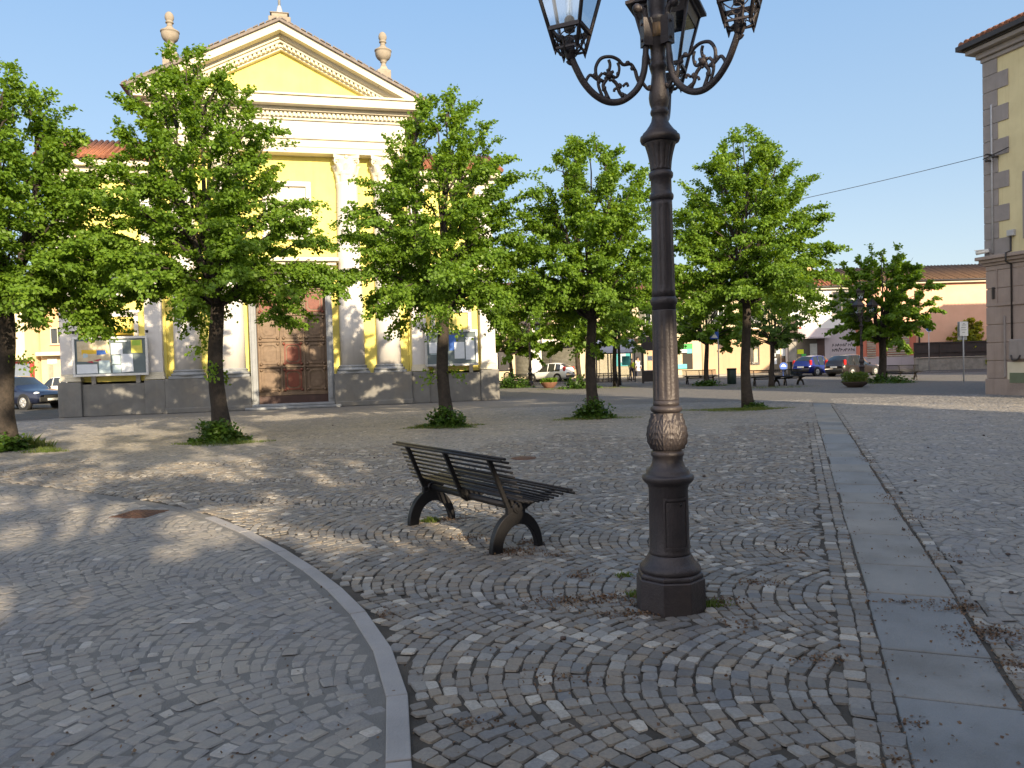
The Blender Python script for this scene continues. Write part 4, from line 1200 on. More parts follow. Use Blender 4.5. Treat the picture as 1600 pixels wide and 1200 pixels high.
    def lantern(q, ang, zb=3.63, frame_name='lantern'):
        mb = MB()
        hw = lambda z: .098 + (z - zb) * .225       # half width of the glass box
        Mq = Matrix.Translation((q.x, q.y, 0)) @ Matrix.Rotation(ang, 4, 'Z')
        zt = zb + .40
        for sx in (-1, 1):
            for sy in (-1, 1):
                z0, z1 = zb - .125, zt
                mb.tube([Mq @ Vector((sx*hw(z0), sy*hw(z0), z0)), Mq @ Vector((sx*hw(z1), sy*hw(z1), z1))], .012, 4)
                mb.tube([Mq @ Vector((sx*hw(z0), sy*hw(z0), z0)), Mq @ Vector((sx*hw(z0)*1.02, sy*hw(z0)*1.02, z0 - .03))], [.011, .002], 4)
        def ring(z, th, hh):
            w = hw(z)
            for k in range(4):
                Mk = Mq @ Matrix.Rotation(k * PI/2, 4, 'Z')
                mb.box(-w, w, -w - th, -w + th, z - hh, z + hh, Mk)
        ring(zb, .011, .012); ring(zt, .014, .014); ring(zb - .115, .006, .006)
        for k in range(4):       # lattice of curved bars under the glass
            Mk = Mq @ Matrix.Rotation(k * PI/2, 4, 'Z')
            L = lambda x, z: Mk @ Vector((x, -hw(z), z))
            w = hw(zb - .06)
            for s in (-1, 1):
                mb.tube(spline([L(s*w*.95, zb - .014), L(s*w*.45, zb - .05), L(0, zb - .062), L(-s*w*.45, zb - .074), L(-s*w*.95, zb - .112)], 4), .0038, 5)
            mb.tube([L(math.cos(q_)*w*.34, zb - .062 + math.sin(q_)*.03) for q_ in np.linspace(0, 2*PI, 15)], .0038, 5)
            mb.tube([L(0, zb - .012), L(0, zb - .03)], .004, 5); mb.tube([L(0, zb - .092), L(0, zb - .115)], .004, 5)
            # solid upper panel of each side
            wa, wb = hw(zb + .315), hw(zt)
            mb.add([Mk @ Vector(p) for p in ((-wa, -wa, zb + .315), (wa, -wa, zb + .315), (wb, -wb, zt), (-wb, -wb, zt))], [(0, 1, 2, 3)])
        lf = mb.build(frame_name, M['lamp_iron'], t)
        mb = MB()
        W = hw(zt) + .045
        def sq(w, z): return [Mq @ Vector((sx*w, sy*w, z)) for sx, sy in ((-1,-1),(1,-1),(1,1),(-1,1))]
        lv = [(W, zt + .01), (W, zt + .03), (W*.86, zt + .05), (W*.5, zt + .20), (W*.34, zt + .235), (W*.36, zt + .26), (W*.16, zt + .34)]
        vs = [p for w, z in lv for p in sq(w, z)]
        mb.add(vs, [(0, 3, 2, 1)] + [(i*4+k, i*4+(k+1)%4, (i+1)*4+(k+1)%4, (i+1)*4+k) for i in range(len(lv)-1) for k in range(4)] + [(24, 25, 26, 27)])
        mb.ball(Mq @ Vector((0, 0, zt + .37)), .03, 10, 1.3)
        mb.build('lantern_roof', M['lamp_iron'], lf)
        mb = MB()
        for k in range(4):
            Mk = Mq @ Matrix.Rotation(k * PI/2, 4, 'Z')
            wa, wb = hw(zb + .012) - .004, hw(zb + .315) - .004
            mb.add([Mk @ Vector(p) for p in ((-wa, -wa, zb + .012), (wa, -wa, zb + .012), (wb, -wb, zb + .315), (-wb, -wb, zb + .315))], [(0, 1, 2, 3)])
        mb.build('glass', M['pane'], lf)
        mb = MB(); mb.lathe([(zb, .032), (zb + .075, .032), (zb + .085, .026), (zb + .09, .02)], 16, q.x, q.y); mb.build('bulb_socket', M['socket'], lf)
        mb = MB(); mb.lathe([(zb + .09, .016), (zb + .11, .022), (zb + .20, .022), (zb + .235, .015), (zb + .245, .003)], 16, q.x, q.y)
        mb.tube([(q.x, q.y, zb + .1), (q.x, q.y, zb + .2)], .003, 5); mb.build('bulb', M['bulb'], lf)
    for a in arm_angles:
        q = arm_part(a); lantern(q, R(-25))
    lantern(Vector((0, 0, 0)), 0.4, zb=4.41, frame_name='top_lantern')
    mb = MB(); mb.lathe([(4.26, .03), (4.30, .05), (4.41, .02)], 16); mb.build('top_collar', M['lamp_iron'], t)
    return t
lamp_at = Vector((0.985, 4.92, 0))
LAMP = make_lamp('big dark iron lamp post with scrolled arms, in the foreground beside the bench', lamp_at, 0, (R(192), R(312), R(72)), 'ornate three-armed lamp posts')
def lamp_copy(px, py, s, rz, label):
    v = at(px, py)
    o = copy_tree(LAMP)
    o.location = v; o.rotation_euler = (0, 0, rz); o.scale = (s, s, s); o['label'] = label
    return o
lamp_copy(829, 603.5, 1.0, R(30), 'distant ornate lamp post beside the yellow-green tree and the white car')
lamp_copy(1347, 597.5, 1.0, R(40), 'distant ornate lamp post in front of the dark parked car, planter at its foot')

# ------------------------------------------------------------------ bench
def make_bench(label, group):
    t = thing('bench', label, 'bench', (0, 0, 0), 0, group)
    # local x: along the bench, y: towards the front of the seat
    for sx in (-.76, .76):
        mb = MB()
        n = 22; th = .062
        prof_o, prof_i = [], []
        for i in range(n + 1):
            a = PI * i / n
            prof_o.append((-math.cos(a) * .262, math.sin(a) * .335))
            prof_i.append((.022 - math.cos(a) * .180, math.sin(a) * .222))
        for side in (0, 1):
            pass
        vs = []
        for xx in (sx - th/2, sx + th/2):
            vs += [(xx, y, max(z, -.02)) for y, z in prof_o] + [(xx, y, max(z, -.02)) for y, z in prof_i]
        m = n + 1; fs = []
        for i in range(n):
            fs += [(i, i+1, m+i+1, m+i), (2*m+i, 3*m+i, 3*m+i+1, 2*m+i+1), (i, 2*m+i, 2*m+i+1, i+1), (m+i, m+i+1, 3*m+i+1, 3*m+i)]
        fs += [(0, m, 3*m, 2*m), (m-1, 3*m-1, 4*m-1, 2*m-1)]
        mb.add(vs, fs)
        mb.box(sx - .024, sx + .024, -.09, .09, .30, .37)
        mb.build('leg', M['black_iron'], t, bevel=0.004)
    mb = MB(); mb.tube([(-.82, 0, .365), (.82, 0, .365)], .032, 14)
    for sx in (-.76, .76): mb.tube([(sx - .05, 0, .365), (sx + .05, 0, .365)], .046, 14)
    mb.build('beam', M['black_iron'], t)
    # brackets: back post and seat support in one plate
    back = lambda u: (-.075 - .185 * u, .36 + .44 * u)          # line of the back post, u 0..1
    seat = lambda v: (-.07 + .50 * v, .445 + .015 * v - .05 * math.sin(PI * min(1, v * 1.1)) * .4 + .03 * v * v)
    for sx in (-.76, 0.0, .76):
        mb = MB()
        poly = []
        for u in np.linspace(0, 1, 8): y, z = back(u); poly.append((y - .014, z))
        poly += [(back(1)[0] + .012, back(1)[1] + .008)]
        for u in np.linspace(1, .24, 7): y, z = back(u); poly.append((y + .026, z))
        for v in np.linspace(0.04, 1, 9): y, z = seat(v); poly.append((y, z - .012))
        poly += [(seat(1)[0], seat(1)[1] - .028), (.33, .415), (.24, .395), (.17, .375), (.11, .345), (.07, .325), (-.04, .32)]
        th = .034
        vs = [(sx - th/2, y, z) for y, z in poly] + [(sx + th/2, y, z) for y, z in poly]
        n = len(poly)
        fs = [tuple(range(n)), tuple(range(2*n-1, n-1, -1))] + [((i+1) % n, i, i+n, (i+1) % n + n) for i in range(n)]
        mb.add(vs, fs)
        mb.build('bracket', M['black_iron'], t, bevel=0.003)
    L = 1.0
    rails = []
    for i, u in enumerate(np.linspace(.21, .965, 9)):
        y, z = back(u); rails.append(('back_slat', y + .036, z, .0105))
    y, z = back(1.0)
    rails += [('back_slat', y + .012, z + .018, .0115), ('back_slat', y - .028, z + .004, .0115)]
    for v in np.linspace(.09, 1.0, 10):
        y, z = seat(v); rails.append(('seat_slat', y, z, .0105))
    y, z = seat(1.0)
    rails.append(('seat_slat', y + .025, z - .03, .0115))
    for nm, y, z, r_ in rails:
        mb = MB(); mb.tube([(-L, y, z), (L, y, z)], r_, 8)
        mb.build(nm, M['black_iron'], t)
    return t
BENCH = make_bench('black iron slatted bench on arched legs in the foreground, left of the big lamp post', 'black slatted benches')
A = (at(770, 866) + at(843, 852)) / 2; B = (at(640, 821) + at(708, 810)) / 2
dirL = (B - A).normalized()
BENCH.location = (A + B) / 2
BENCH.rotation_euler = (0, 0, math.atan2(-dirL.y, -dirL.x))      # local x runs from the far leg to the near leg
def bench_copy(px, py, rz, label):
    o = copy_tree(BENCH)
    v = at(px, py); o.location = v; o.rotation_euler = (0, 0, rz); o['label'] = label
    return o
bench_copy(1094, 600, R(180), 'distant black bench standing under the dark round tree, behind the green bin')
bench_copy(1203, 603, R(174), 'distant black bench seen from the back before the corner bar, left of two')
bench_copy(1232, 602, R(200), 'distant black bench at right angles to its neighbour before the corner bar')
bench_copy(1407, 594, R(170), 'distant black bench right of the dark tree before the pink house')
bench_copy(942, 605, R(10), 'distant black bench in front of the bus shelter')
bench_copy(812, 604, R(10), 'distant black bench next to the far lamp post by the white billboard')
# ------------------------------------------------------------------ buildings round the square
def on(px, py, Y):
    d = _f + _r * ((px - 800) / F_PX) - _u * ((py - 600) / F_PX)
    return Vector((0, 0, CAM_Z)) + d * (Y / d.y)
class House:
    def __init__(s, name, label, cat, x0, x1, y0, depth, h, wall, roof, rh=1.9, over=0.45, group=None, rz=0, hip=1.0, cornice='cream', origin=None):
        s.o = thing(name, label, cat, origin or (x0, y0, 0), rz, group)
        s.x0, s.y0 = (x0, y0) if origin is None else (0, 0)
        W = x1 - x0; s.W = W
        mb = MB(); mb.box(0, W, 0, depth, 0, h); s.wall = mb.build('wall', M[wall], s.o)
        mb = MB(); a = -over; e = hip
        z0, z1 = h + .12, h + .12 + rh
        vs = [(a, a, z0), (W - a, a, z0), (W - a, depth - a, z0), (a, depth - a, z0), (e * depth/2 + (a if not e else 0), depth/2, z1), (W - e * depth/2 - (a if not e else 0), depth/2, z1)]
        mb.add(vs, [(0, 1, 5, 4), (1, 2, 5), (2, 3, 4, 5), (3, 0, 4), (0, 3, 2, 1)])
        k = 0.12
        while k < W + 2 * over - .1 and W < 60:      # tile ribs running up the slope facing the square
            xx = a + k; t = 1.0
            if e and k < e * depth/2 + over: t = k / (e * depth/2 + over)
            if e and W + 2*over - k < e * depth/2 + over: t = (W + 2*over - k) / (e * depth/2 + over)
            mb.tube([(xx, a - .03, z0 + .02), (xx, a + (depth/2 - a) * t, z0 + (z1 - z0) * t + .02)], .075, 5)
            k += .3
        s.roof = mb.build('roof', M[roof], s.o)
        mb = MB(); mb.box(a + .08, W - a - .08, a + .08, depth - a - .08, h - .12, h + .115); mb.build('eaves', M[cornice], s.o, bevel=0.02)
        mb = MB(); mb.tube([(a, a - .06, h + .1), (W - a, a - .06, h + .1)], .07, 8); mb.build('gutter', M['gutter'], s.o)
        s.h, s.depth = h, depth
    def part(s, name, x0, x1, z0, z1, y0, y1, mat, parent=None, bevel=0):
        """x in world metres, y measured from the facade (negative = towards the square)"""
        mb = MB(); mb.box(x0 - s.x0, x1 - s.x0, y0, y1, z0, z1)
        return mb.build(name, M[mat], parent or s.o, bevel)
    def rect(s, px0, py0, px1, py1):
        Y = s.y0; a, b = on(px0, (py0 + py1)/2, Y), on(px1, (py0 + py1)/2, Y)
        mx = (px0 + px1) / 2
        return a.x, b.x, on(mx, py1, Y).z, on(mx, py0, Y).z
    def window(s, x0, x1, z0, z1, frame='white_paint', glass='dark_glass', shutters=None, mull=True, f=.07, name='window'):
        mb = MB(); X0, X1 = x0 - s.x0, x1 - s.x0
        mb.box(X0, X0 + f, -.06, .06, z0, z1); mb.box(X1 - f, X1, -.06, .06, z0, z1); mb.box(X0 + f, X1 - f, -.06, .06, z1 - f, z1); mb.box(X0 + f, X1 - f, -.06, .06, z0, z0 + f)
        if mull: mb.box((X0 + X1)/2 - f*.4, (X0 + X1)/2 + f*.4, -.055, .05, z0 + f, z1 - f)
        w = mb.build(name, M[frame], s.o)
        mb = MB(); mb.box(X0 + f, X1 - f, -.02, .05, z0 + f, z1 - f); mb.build('pane', M[glass], w)
        mb = MB(); mb.box(X0 - .08, X1 + .08, -.16, .04, z0 - .09, z0 - .002); mb.build('sill', M['kerb'], w)
        if shutters:
            for a, b in ((X0 - (X1 - X0)/2, X0 - .02), (X1 + .02, X1 + (X1 - X0)/2)):
                mb = MB(); mb.box(a, b, -.07, -.02, z0, z1); mb.build('shutter', M[shutters], w, 0.01)
        return w
    def shutter(s, r, mat='shutter', frame='gutter'):
        x0, x1, z0, z1 = r
        mb = MB(); X0, X1 = x0 - s.x0, x1 - s.x0
        mb.box(X0 - .08, X0, -.06, .05, z0, z1 + .08); mb.box(X1, X1 + .08, -.06, .05, z0, z1 + .08); mb.box(X0, X1, -.06, .05, z1, z1 + .08)
        f = mb.build('shopfront', M[frame], s.o)
        mb = MB(); zz = z0
        while zz < z1:
            mb.tube([(X0, -.0, zz + .055), (X1, -.0, zz + .055)], .055, 6, flat=None); zz += .11
        mb.build('roller_shutter', M[mat], f)
        return f
    def awning(s, r, out=.9, mat='awning'):
        x0, x1, z0, z1 = r
        X0, X1 = x0 - s.x0, x1 - s.x0
        mb = MB(); vs = [(X0, -.02, z1), (X1, -.02, z1), (X1, -out, z0 + .12), (X0, -out, z0 + .12), (X1, -out, z0), (X0, -out, z0)]
        vs += [(x, y + .02, z - .02) for x, y, z in vs]
        mb.add(vs, [(0, 3, 2, 1), (3, 5, 4, 2), (6, 7, 8, 9), (9, 8, 10, 11), (0, 6, 9, 3), (1, 2, 8, 7), (3, 9, 11, 5), (2, 4, 10, 8), (5, 11, 10, 4), (0, 1, 7, 6)])
        return mb.build('awning', M[mat], s.o)

# cream shop row behind the trees
HS = House('shop_house', 'long cream two storey shop house with closed roller shutters behind the white car', 'building', -12.0, 7.3, 64.0, 10, 6.7, 'far_beige', 'roof_tile', 1.9)
for r in ((807, 541, 829, 589), (847, 537, 899, 588)): HS.shutter(HS.rect(*r))
for r in ((812, 531, 832, 541), (846, 525, 899, 538)): HS.awning(HS.rect(*r))
for r in ((830, 530, 846, 588), (900, 530, 905, 588), (762, 530, 778, 590)):
    x0, x1, z0, z1 = HS.rect(*r); HS.part('pillar', x0, x1, .1, z1, -.12, .1, 'far_white', bevel=.02)
x0, x1, z0, z1 = HS.rect(859, 537, 862, 588); HS.part('shutter_post', x0, x1, .1, z1, -.1, -.06, 'gutter')
for x in (-10, -7, -4, -1.2, 1.8, 4.8): HS.window(x, x + 1.05, 4.1, 5.7, shutters='door_dark')

HB = House('corner_house', 'beige two storey house with balcony, arched passage and green shop window, tan right half', 'building', 7.35, 22.75, 64.0, 10, 6.6, 'far_beige', 'roof_tile', 1.9)
x0, x1, z0, z1 = HB.rect(1100, 505, 1228, 588)
HB.part('tan_storey', 15.9, 22.74, .1, 3.75, -.07, .1, 'far_tan')
HB.part('string_course', 7.35, 22.74, 3.75, 3.95, -.14, .1, 'cream', bevel=.02)
HB.part('passage', *HB.rect(988, 539, 1006, 590), -.03, .2, 'ink')
p = HB.rect(975, 522, 1050, 526); bal = HB.part('balcony', p[0], p[1], 3.25, 3.42, -1.1, 0, 'kerb', bevel=.02)
mb = MB()
for k in range(26):
    xx = p[0] - HB.x0 + .04 + k * (p[1] - p[0] - .08) / 25
    mb.box(xx - .012, xx + .012, -1.08, -1.05, 3.42, 4.35)
mb.box(p[0] - HB.x0, p[1] - HB.x0, -1.09, -1.04, 4.35, 4.40)
mb.build('railing', M['conduit'], bal)
sh = HB.part('shop_window', *HB.rect(1056, 537, 1082, 577), -.05, .1, 'shop_glass')
a = HB.rect(1057, 538, 1081, 545); HB.part('sign_panel', a[0], a[1], a[2], a[3], -.09, -.05, 'green_sign', sh)
a = HB.rect(1057, 546, 1073, 551); HB.part('sign_panel', a[0], a[1], a[2], a[3], -.085, -.05, 'paper', sh)
a = HB.rect(1073, 545, 1081, 552); HB.part('sign_panel', a[0], a[1], a[2], a[3], -.085, -.05, 'turquoise', sh)
a = HB.rect(1057, 569, 1073, 576); HB.part('sign_panel', a[0], a[1], a[2], a[3], -.085, -.05, 'turquoise', sh)
a = HB.rect(1058, 553, 1066, 569); HB.part('poster', a[0], a[1], a[2], a[3], -.08, -.05, 'paper_tan', sh)
a = HB.rect(960, 545, 985, 572); b_ = HB.part('shop_window', a[0], a[1], a[2], a[3], -.05, .1, 'turquoise'); HB.part('poster', a[0] + .4, a[1] - .4, a[2] + .3, a[3] - .3, -.08, -.05, 'paper', b_)
for r, m in (((1122, 534, 1134, 545), 'door_dark'), ((1172, 534, 1186, 570), 'shop_glass')):
    x0, x1, z0, z1 = HB.rect(*r); HB.part('small_window', x0, x1, z0, z1, -.11, .1, m)
a = HB.rect(1177, 545, 1183, 566); HB.part('poster', a[0], a[1], a[2], a[3], -.14, -.11, 'paper_tan')
d_ = HB.rect(1203, 532, 1230, 584); dd = HB.part('bar_door', d_[0], d_[1], .15, d_[3], -.11, .1, 'shop_glass')
for r, m in (((1206, 560, 1213, 569), 'paper'), ((1212, 546, 1218, 553), 'paper_blue'), ((1220, 543, 1226, 556), 'paper'), ((1206, 552, 1211, 557), 'paper'), ((1221, 560, 1228, 567), 'rust')):
    a = HB.rect(*r); HB.part('poster', a[0], a[1], a[2], a[3], -.13, -.11, m, dd)
a = HB.rect(1218, 532, 1220.5, 584); HB.part('door_post', a[0], a[1], .15, a[3], -.14, -.11, 'far_tan', dd)
a = HB.rect(1205, 519, 1231, 529); sg = HB.part('shop_sign', a[0], a[1], a[2], a[3], -.16, -.07, 'door_wood')
mb = MB()
for k in range(9):
    xx = a[0] - HB.x0 + .12 + k * (a[1] - a[0] - .2) / 9
    mb.tube(spline([(xx, -.17, a[2] + .1), (xx + .05, -.17, a[3] - .1), (xx + .1, -.17, a[2] + .14), (xx + .13, -.17, a[3] - .16)], 3), .018, 5)
mb.build('ironwork', M['black_iron'], sg)
for x in (8.6, 11.2, 13.9, 16.8, 19.8): HB.window(x, x + 1.0, 4.3, 5.8, shutters='shutter')
HB.part('door', *HB.rect(1012, 545, 1050, 588), -.05, .1, 'far_tan')

# white house with the hipped red roof
HW = House('white_house', 'white corner house with red hipped roof, grey-lilac ground floor and small awning', 'building', 22.8, 28.5, 63.5, 8.0, 6.95, 'far_white', 'roof_tile', 2.1, hip=.6)
a = HW.rect(1240, 513, 1338, 583); HW.part('ground_storey', 22.82, 28.48, .1, a[3], -.05, .1, 'far_lilac')
a = HW.rect(1231, 497, 1243, 528); HW.part('dark_sign', a[0], a[1], a[2], a[3], -.5, -.05, 'planter_dark')
a = HW.rect(1231, 528, 1243, 583); HW.part('stone_pillar', a[0], a[1], .1, a[3], -.25, .1, 'rough_wall')
HW.awning(HW.rect(1243, 514, 1292, 529), .8, 'far_lilac')
wn_ = HW.rect(1244, 529, 1288, 560); w = HW.part('shop_window', *wn_, -.07, .1, 'shop_glass')
for r, m in (((1245, 546, 1255, 553), 'lime_sign'), ((1252, 553, 1259, 564), 'green_sign'), ((1265, 537, 1276, 556), 'sign_grey'), ((1276, 529, 1288, 560), 'door_dark')):
    a = HW.rect(*r); HW.part('poster', a[0], a[1], max(a[2], wn_[2]), a[3], -.1, -.07, m, w)
a = HW.rect(1244, 560, 1290, 574); HW.part('window_base', a[0], a[1], .1, a[3], -.1, .1, 'sign_grey')
a = HW.rect(1300, 455, 1330, 493); HW.window(a[0], a[1], a[2] + .1, a[3], 'quoin')
mb = MB(); a = HW.rect(1300, 536, 1335, 552); random.seed(4)
for row in range(2):
    x = a[0] - HW.x0
    while x < a[1] - HW.x0 - .1:
        z = a[2] + .15 + row * .42; hh = random.uniform(.2, .34)
        mb.tube(spline([(x, -.052, z), (x + random.uniform(.02, .1), -.052, z + hh), (x + .11, -.052, z + hh * random.uniform(.2, .6)), (x + .17, -.052, z + hh * random.uniform(0, 1))], 3), .022, 4)
        x += random.uniform(.15, .26)
mb.build('graffiti', M['ink'], HW.o)
mb = MB(); mb.box(2.3, 2.75, 1.6, 2.05, 7.6, 9.3); mb.box(2.22, 2.83, 1.52, 2.13, 9.3, 9.42); mb.build('chimney', M['far_tan'], HW.roof, .02)
mb = MB(); mb.tube([(4.1, 4, 8.7), (4.1, 4, 11.2)], .025, 5)
for k in range(4): mb.tube([(3.7 + .06*k, 4, 10.4 + k*.2), (4.5 - .06*k, 4, 10.4 + k*.2)], .012, 4)
mb.build('aerial', M['gutter'], HW.roof)
# wrought-iron lantern bracket on the wall
lb = thing('wall_lantern', 'small wrought-iron lantern bracket with red base beside the dark vertical sign', 'wall lamp', on(1248, 513, 62.9), 0)
mb = MB()
for s in (-1, 1): mb.tube(spline([(s*.08, 0, .05), (s*.28, 0, .4), (s*.12, 0, .65), (s*.24, 0, .9)], 5), .025, 5)
mb.tube([(-.28, 0, .95), (.28, 0, .95)], .03, 5); mb.tube([(-.28, 0, 1.15), (.28, 0, 1.15)], .03, 5); mb.tube([(-.28, 0, .95), (-.28, 0, 1.15)], .03, 5); mb.tube([(.28, 0, .95), (.28, 0, 1.15)], .03, 5); mb.tube([(0, .55, .5), (0, 0, .5)], .03, 5)
mb.build('scrollwork', M['black_iron'], lb)
mb = MB(); mb.lathe([(-.05, .22), (.06, .28), (.08, .2)], 12); mb.build('base', M['red_paint'], lb)

# pink house
HP = House('pink_house', 'long peach-pink house with red ground floor, pale roller shutters and brown tiled roof', 'building', 28.6, 52, 64.0, 9, 7.25, 'peach', 'roof_brown', 1.7, hip=0, over=.5)
a = HP.rect(1335, 512, 1429, 578); HP.part('red_storey', 28.62, a[1], .1, a[3] + .1, -.25, .1, 'brick_red'); HP.part('ledge', 28.62, a[1] + .1, a[3] + .1, a[3] + .32, -.35, .1, 'cream', bevel=.03)
HP.part('plinth', 28.62, a[1] + .02, 0, 1.2, -.3, .1, 'far_lilac')
for r in ((1352, 524, 1366, 560), (1383, 517, 1418, 557)):
    f = HP.rect(*r); x0, x1, z0, z1 = f
    mb = MB(); zz = z0
    while zz < z1 - .05:
        mb.prism([(x0 - HP.x0, zz), (x1 - HP.x0, zz), (x1 - HP.x0, zz + .13), (x0 - HP.x0, zz + .13)], -.33, -.25); zz += .19
    mb.build('roller_shutter', M['shutter_pale'], HP.o, .015)
mb = MB(); mb.tube([(a[1] - HP.x0 + .25, -.3, 0), (a[1] - HP.x0 + .25, -.3, 6.6)], .07, 8); mb.build('downpipe', M['gutter'], HP.o)
# low wall and dark fence in front of it
lw = thing('garden_wall', 'low rough grey garden wall before the pink house, dark fence on top', 'wall', (on(1431, 570, 61).x, 61.0, 0), 0)
mb = MB(); mb.box(0, 14, 0, .3, -.05, .95); mb.build('masonry', M['rough_wall'], lw, .03)
mb = MB(); mb.box(-.05, 14, -.06, .36, .95, 1.03); mb.build('coping', M['kerb'], lw, .02)
fe = thing('dark_fence', 'dark brown panel fence standing on the rough low wall', 'fence', (on(1431, 570, 61).x, 61.12, 1.03), 0)
mb = MB(); mb.box(0, 14, .0, .05, .02, 1.1); mb.build('panel', M['dark_fence'], fe)
for k in range(8):
    mb = MB(); mb.box(k*2 - .05, k*2 + .05, -.05, .1, 0, 1.2); mb.build('post', M['dark_fence'], fe)
mb = MB(); mb.box(-.05, 14, -.06, .1, 1.1, 1.2); mb.box(-.05, 14, -.06, -.002, .35, .42); mb.build('rail', M['dark_fence'], fe)

# ochre building on the right with grey quoins
c0 = at(1543, 616)
BR = thing('ochre_building', 'tall ochre building at the right edge, grey corner quoins over a rusticated stone ground floor', 'building', c0, math.atan2(-.954, .30))
mb = MB(); mb.box(0, 9, 0, 11, 4.75, 12.0); mb.build('wall', M['right_yellow'], BR)
mb = MB(); z = 0.55
mb.box(-.05, 9.05, -.05, 11.05, -.05, .55)
while z < 4.35:
    hh = .62 if z < 4.0 else 4.45 - z
    mb.box(0.0, .98, -.03, .98, z + .012, z + hh - .012)
    mb.box(.995, 9, -.02, 11, z + .012, z + hh - .012)
    z += hh
mb.box(.03, 8.95, .0, 10.9, .5, 4.45)
mb.build('rusticated_base', M['rustic'], BR, bevel=.015)
mb = MB(); mb.box(-.08, 9.05, -.08, 11, 4.45, 4.55); mb.box(-.16, 9.05, -.17, 11, 4.55, 4.66); mb.box(-.24, 9.05, -.26, 11, 4.66, 4.78); mb.build('string_course', M['rustic'], BR, bevel=.015)
mb = MB(); z = 4.79; k = 0
while z < 11.3:
    hh = min(.56, 11.45 - z); L = (.92, .52)[k % 2]
    mb.box(-.035, L, -.035, (.52, .92)[k % 2], z + .006, z + hh - .006); z += hh; k += 1
mb.build('quoins', M['quoin'], BR, bevel=.008)
mb = MB(); mb.box(-.08, 9, -.08, 11, 11.45, 11.6); mb.box(-.18, 9, -.18, 11, 11.6, 11.8); mb.box(-.4, 9, -.4, 11, 11.8, 11.95); mb.build('cornice', M['quoin'], BR, bevel=.02)
mb = MB(); mb.box(-.46, 9.2, -.46, 11.2, 11.951, 12.05)
mb.box(-.60, -.46, -.60, 11, 12.0, 12.16); mb.box(-.46, 9.2, -.60, -.46, 12.0, 12.16)
mb.build('gutter', M['gutter'], BR)
mb = MB(); mb.add([(-.5, -.5, 12.12), (9.2, -.5, 12.12), (9.2, 11, 12.12), (-.5, 11, 12.12), (4.1, 4.9, 14.6), (4.2, 5.4, 14.6)], [(0, 1, 4), (1, 2, 5, 4), (2, 3, 5), (3, 0, 4, 5)])
for k in range(44):
    xx = -.42 + k * .22; t = min(1, (xx + .5) / 4.6) * .98 if xx < 4 else min(1, (9.2 - xx) / 5.0) * .98
    mb.tube([(xx, -.57, 12.2), (xx + 0*t, -.5 + 5.4 * t, 12.14 + 2.48 * t)], .095, 7)
mb.build('roof', M['roof_tile'], BR)
# service bits fixed to the wall
mb = MB(); mb.tube([(.32, -.06, 4.85), (.32, -.06, 9.9), (.28, .02, 9.95)], .032, 8); mb.build('conduit', M['conduit'], BR)
mb = MB(); mb.tube([(1.0, -.06, 1.9), (1.0, -.06, 4.4), (1.0, -.30, 4.5), (1.0, -.30, 4.78), (1.0, -.07, 4.85), (1.0, -.07, 5.4)], .03, 8); mb.build('cable_duct', M['gutter'], BR)
mb = MB(); mb.box(.88, 1.14, -.12, 0, 5.35, 5.55); mb.build('junction_box', M['conduit'], BR, .01)
mb = MB(); mb.box(.42, .46, -.06, .0, 3.15, 4.3); mb.box(.42, 3.5, -.06, 0, 3.05, 3.15); mb.build('panel_frame', M['rustic'], BR)
mb = MB(); mb.box(.28, .35, -.1, .0, 3.3, 3.7); mb.build('bell_box', M['gutter'], BR, .01)
mb = MB(); mb.box(.70, .76, -.09, -.0, .6, 2.7); mb.build('groove_post', M['quoin'], BR, .02)
mb = MB(); mb.box(.95, 2.4, -.16, 0, 1.22, 1.88); mb.build('meter_box', M['quoin'], BR, .02)
mb = MB(); mb.box(.8, 3.4, -.05, 0, .15, 1.12); nb = mb.build('lower_panel', M['cream'], BR, .01)
mb = MB(); mb.box(.9, 3.2, -.065, -.05, .42, .76); mb.build('green_strip', surf('green_strip', (.14, .17, .11), None, 3, .7), nb)
mb = MB(); mb.tube(spline([(1.05, -.17, 1.35), (1.12, -.2, 1.2), (1.3, -.2, 1.2), (1.38, -.17, 1.35)], 4), .03, 6); mb.build('hook', M['gutter'], BR)
mb = MB(); mb.box(1.42, 2.6, -.06, .02, 5.2, 7.4); wv = mb.build('window', M['quoin'], BR, .01)
mb = MB(); mb.box(1.5, 2.52, -.066, .0, 5.3, 7.3); mb.build('shutter', M['door_dark'], wv)
mb = MB(); mb.box(.3, .36, -.34, 0, 8.2, 8.24)
for s in (0, .25): mb.tube([(.3 + s, -.05, 8.02 + s*.3), (.3 + s, -.25, 8.02 + s*.3)], .035, 6); mb.ball((.3 + s, -.27, 8.02 + s*.3), .06, 8)
mb.tube([(.1, -.2, 8.12), (1.0, -.12, 8.3)], .02, 5)
mb.build('insulator', M['gutter'], BR)
sc_ = thing('security_camera', 'white bullet security camera on the corner of the ochre building', 'camera', (BR.matrix_basis @ Vector((.08, -.2, 4.95))), math.atan2(-.954, .30) + .5)
mb = MB(); mb.tube([(-.22, 0, -.03), (.16, 0, .02)], .065, 12); mb.box(-.26, .16, -.07, .07, .05, .075); mb.build('housing', M['white_paint'], sc_)
mb = MB(); mb.tube([(-.23, 0, -.03), (-.215, 0, -.028)], .055, 12); mb.build('lens', M['black_iron'], sc_)
mb = MB(); mb.tube([(.1, 0, .0), (.1, .1, -.05), (.1, .2, -.05)], .025, 6); mb.build('bracket', M['conduit'], sc_)
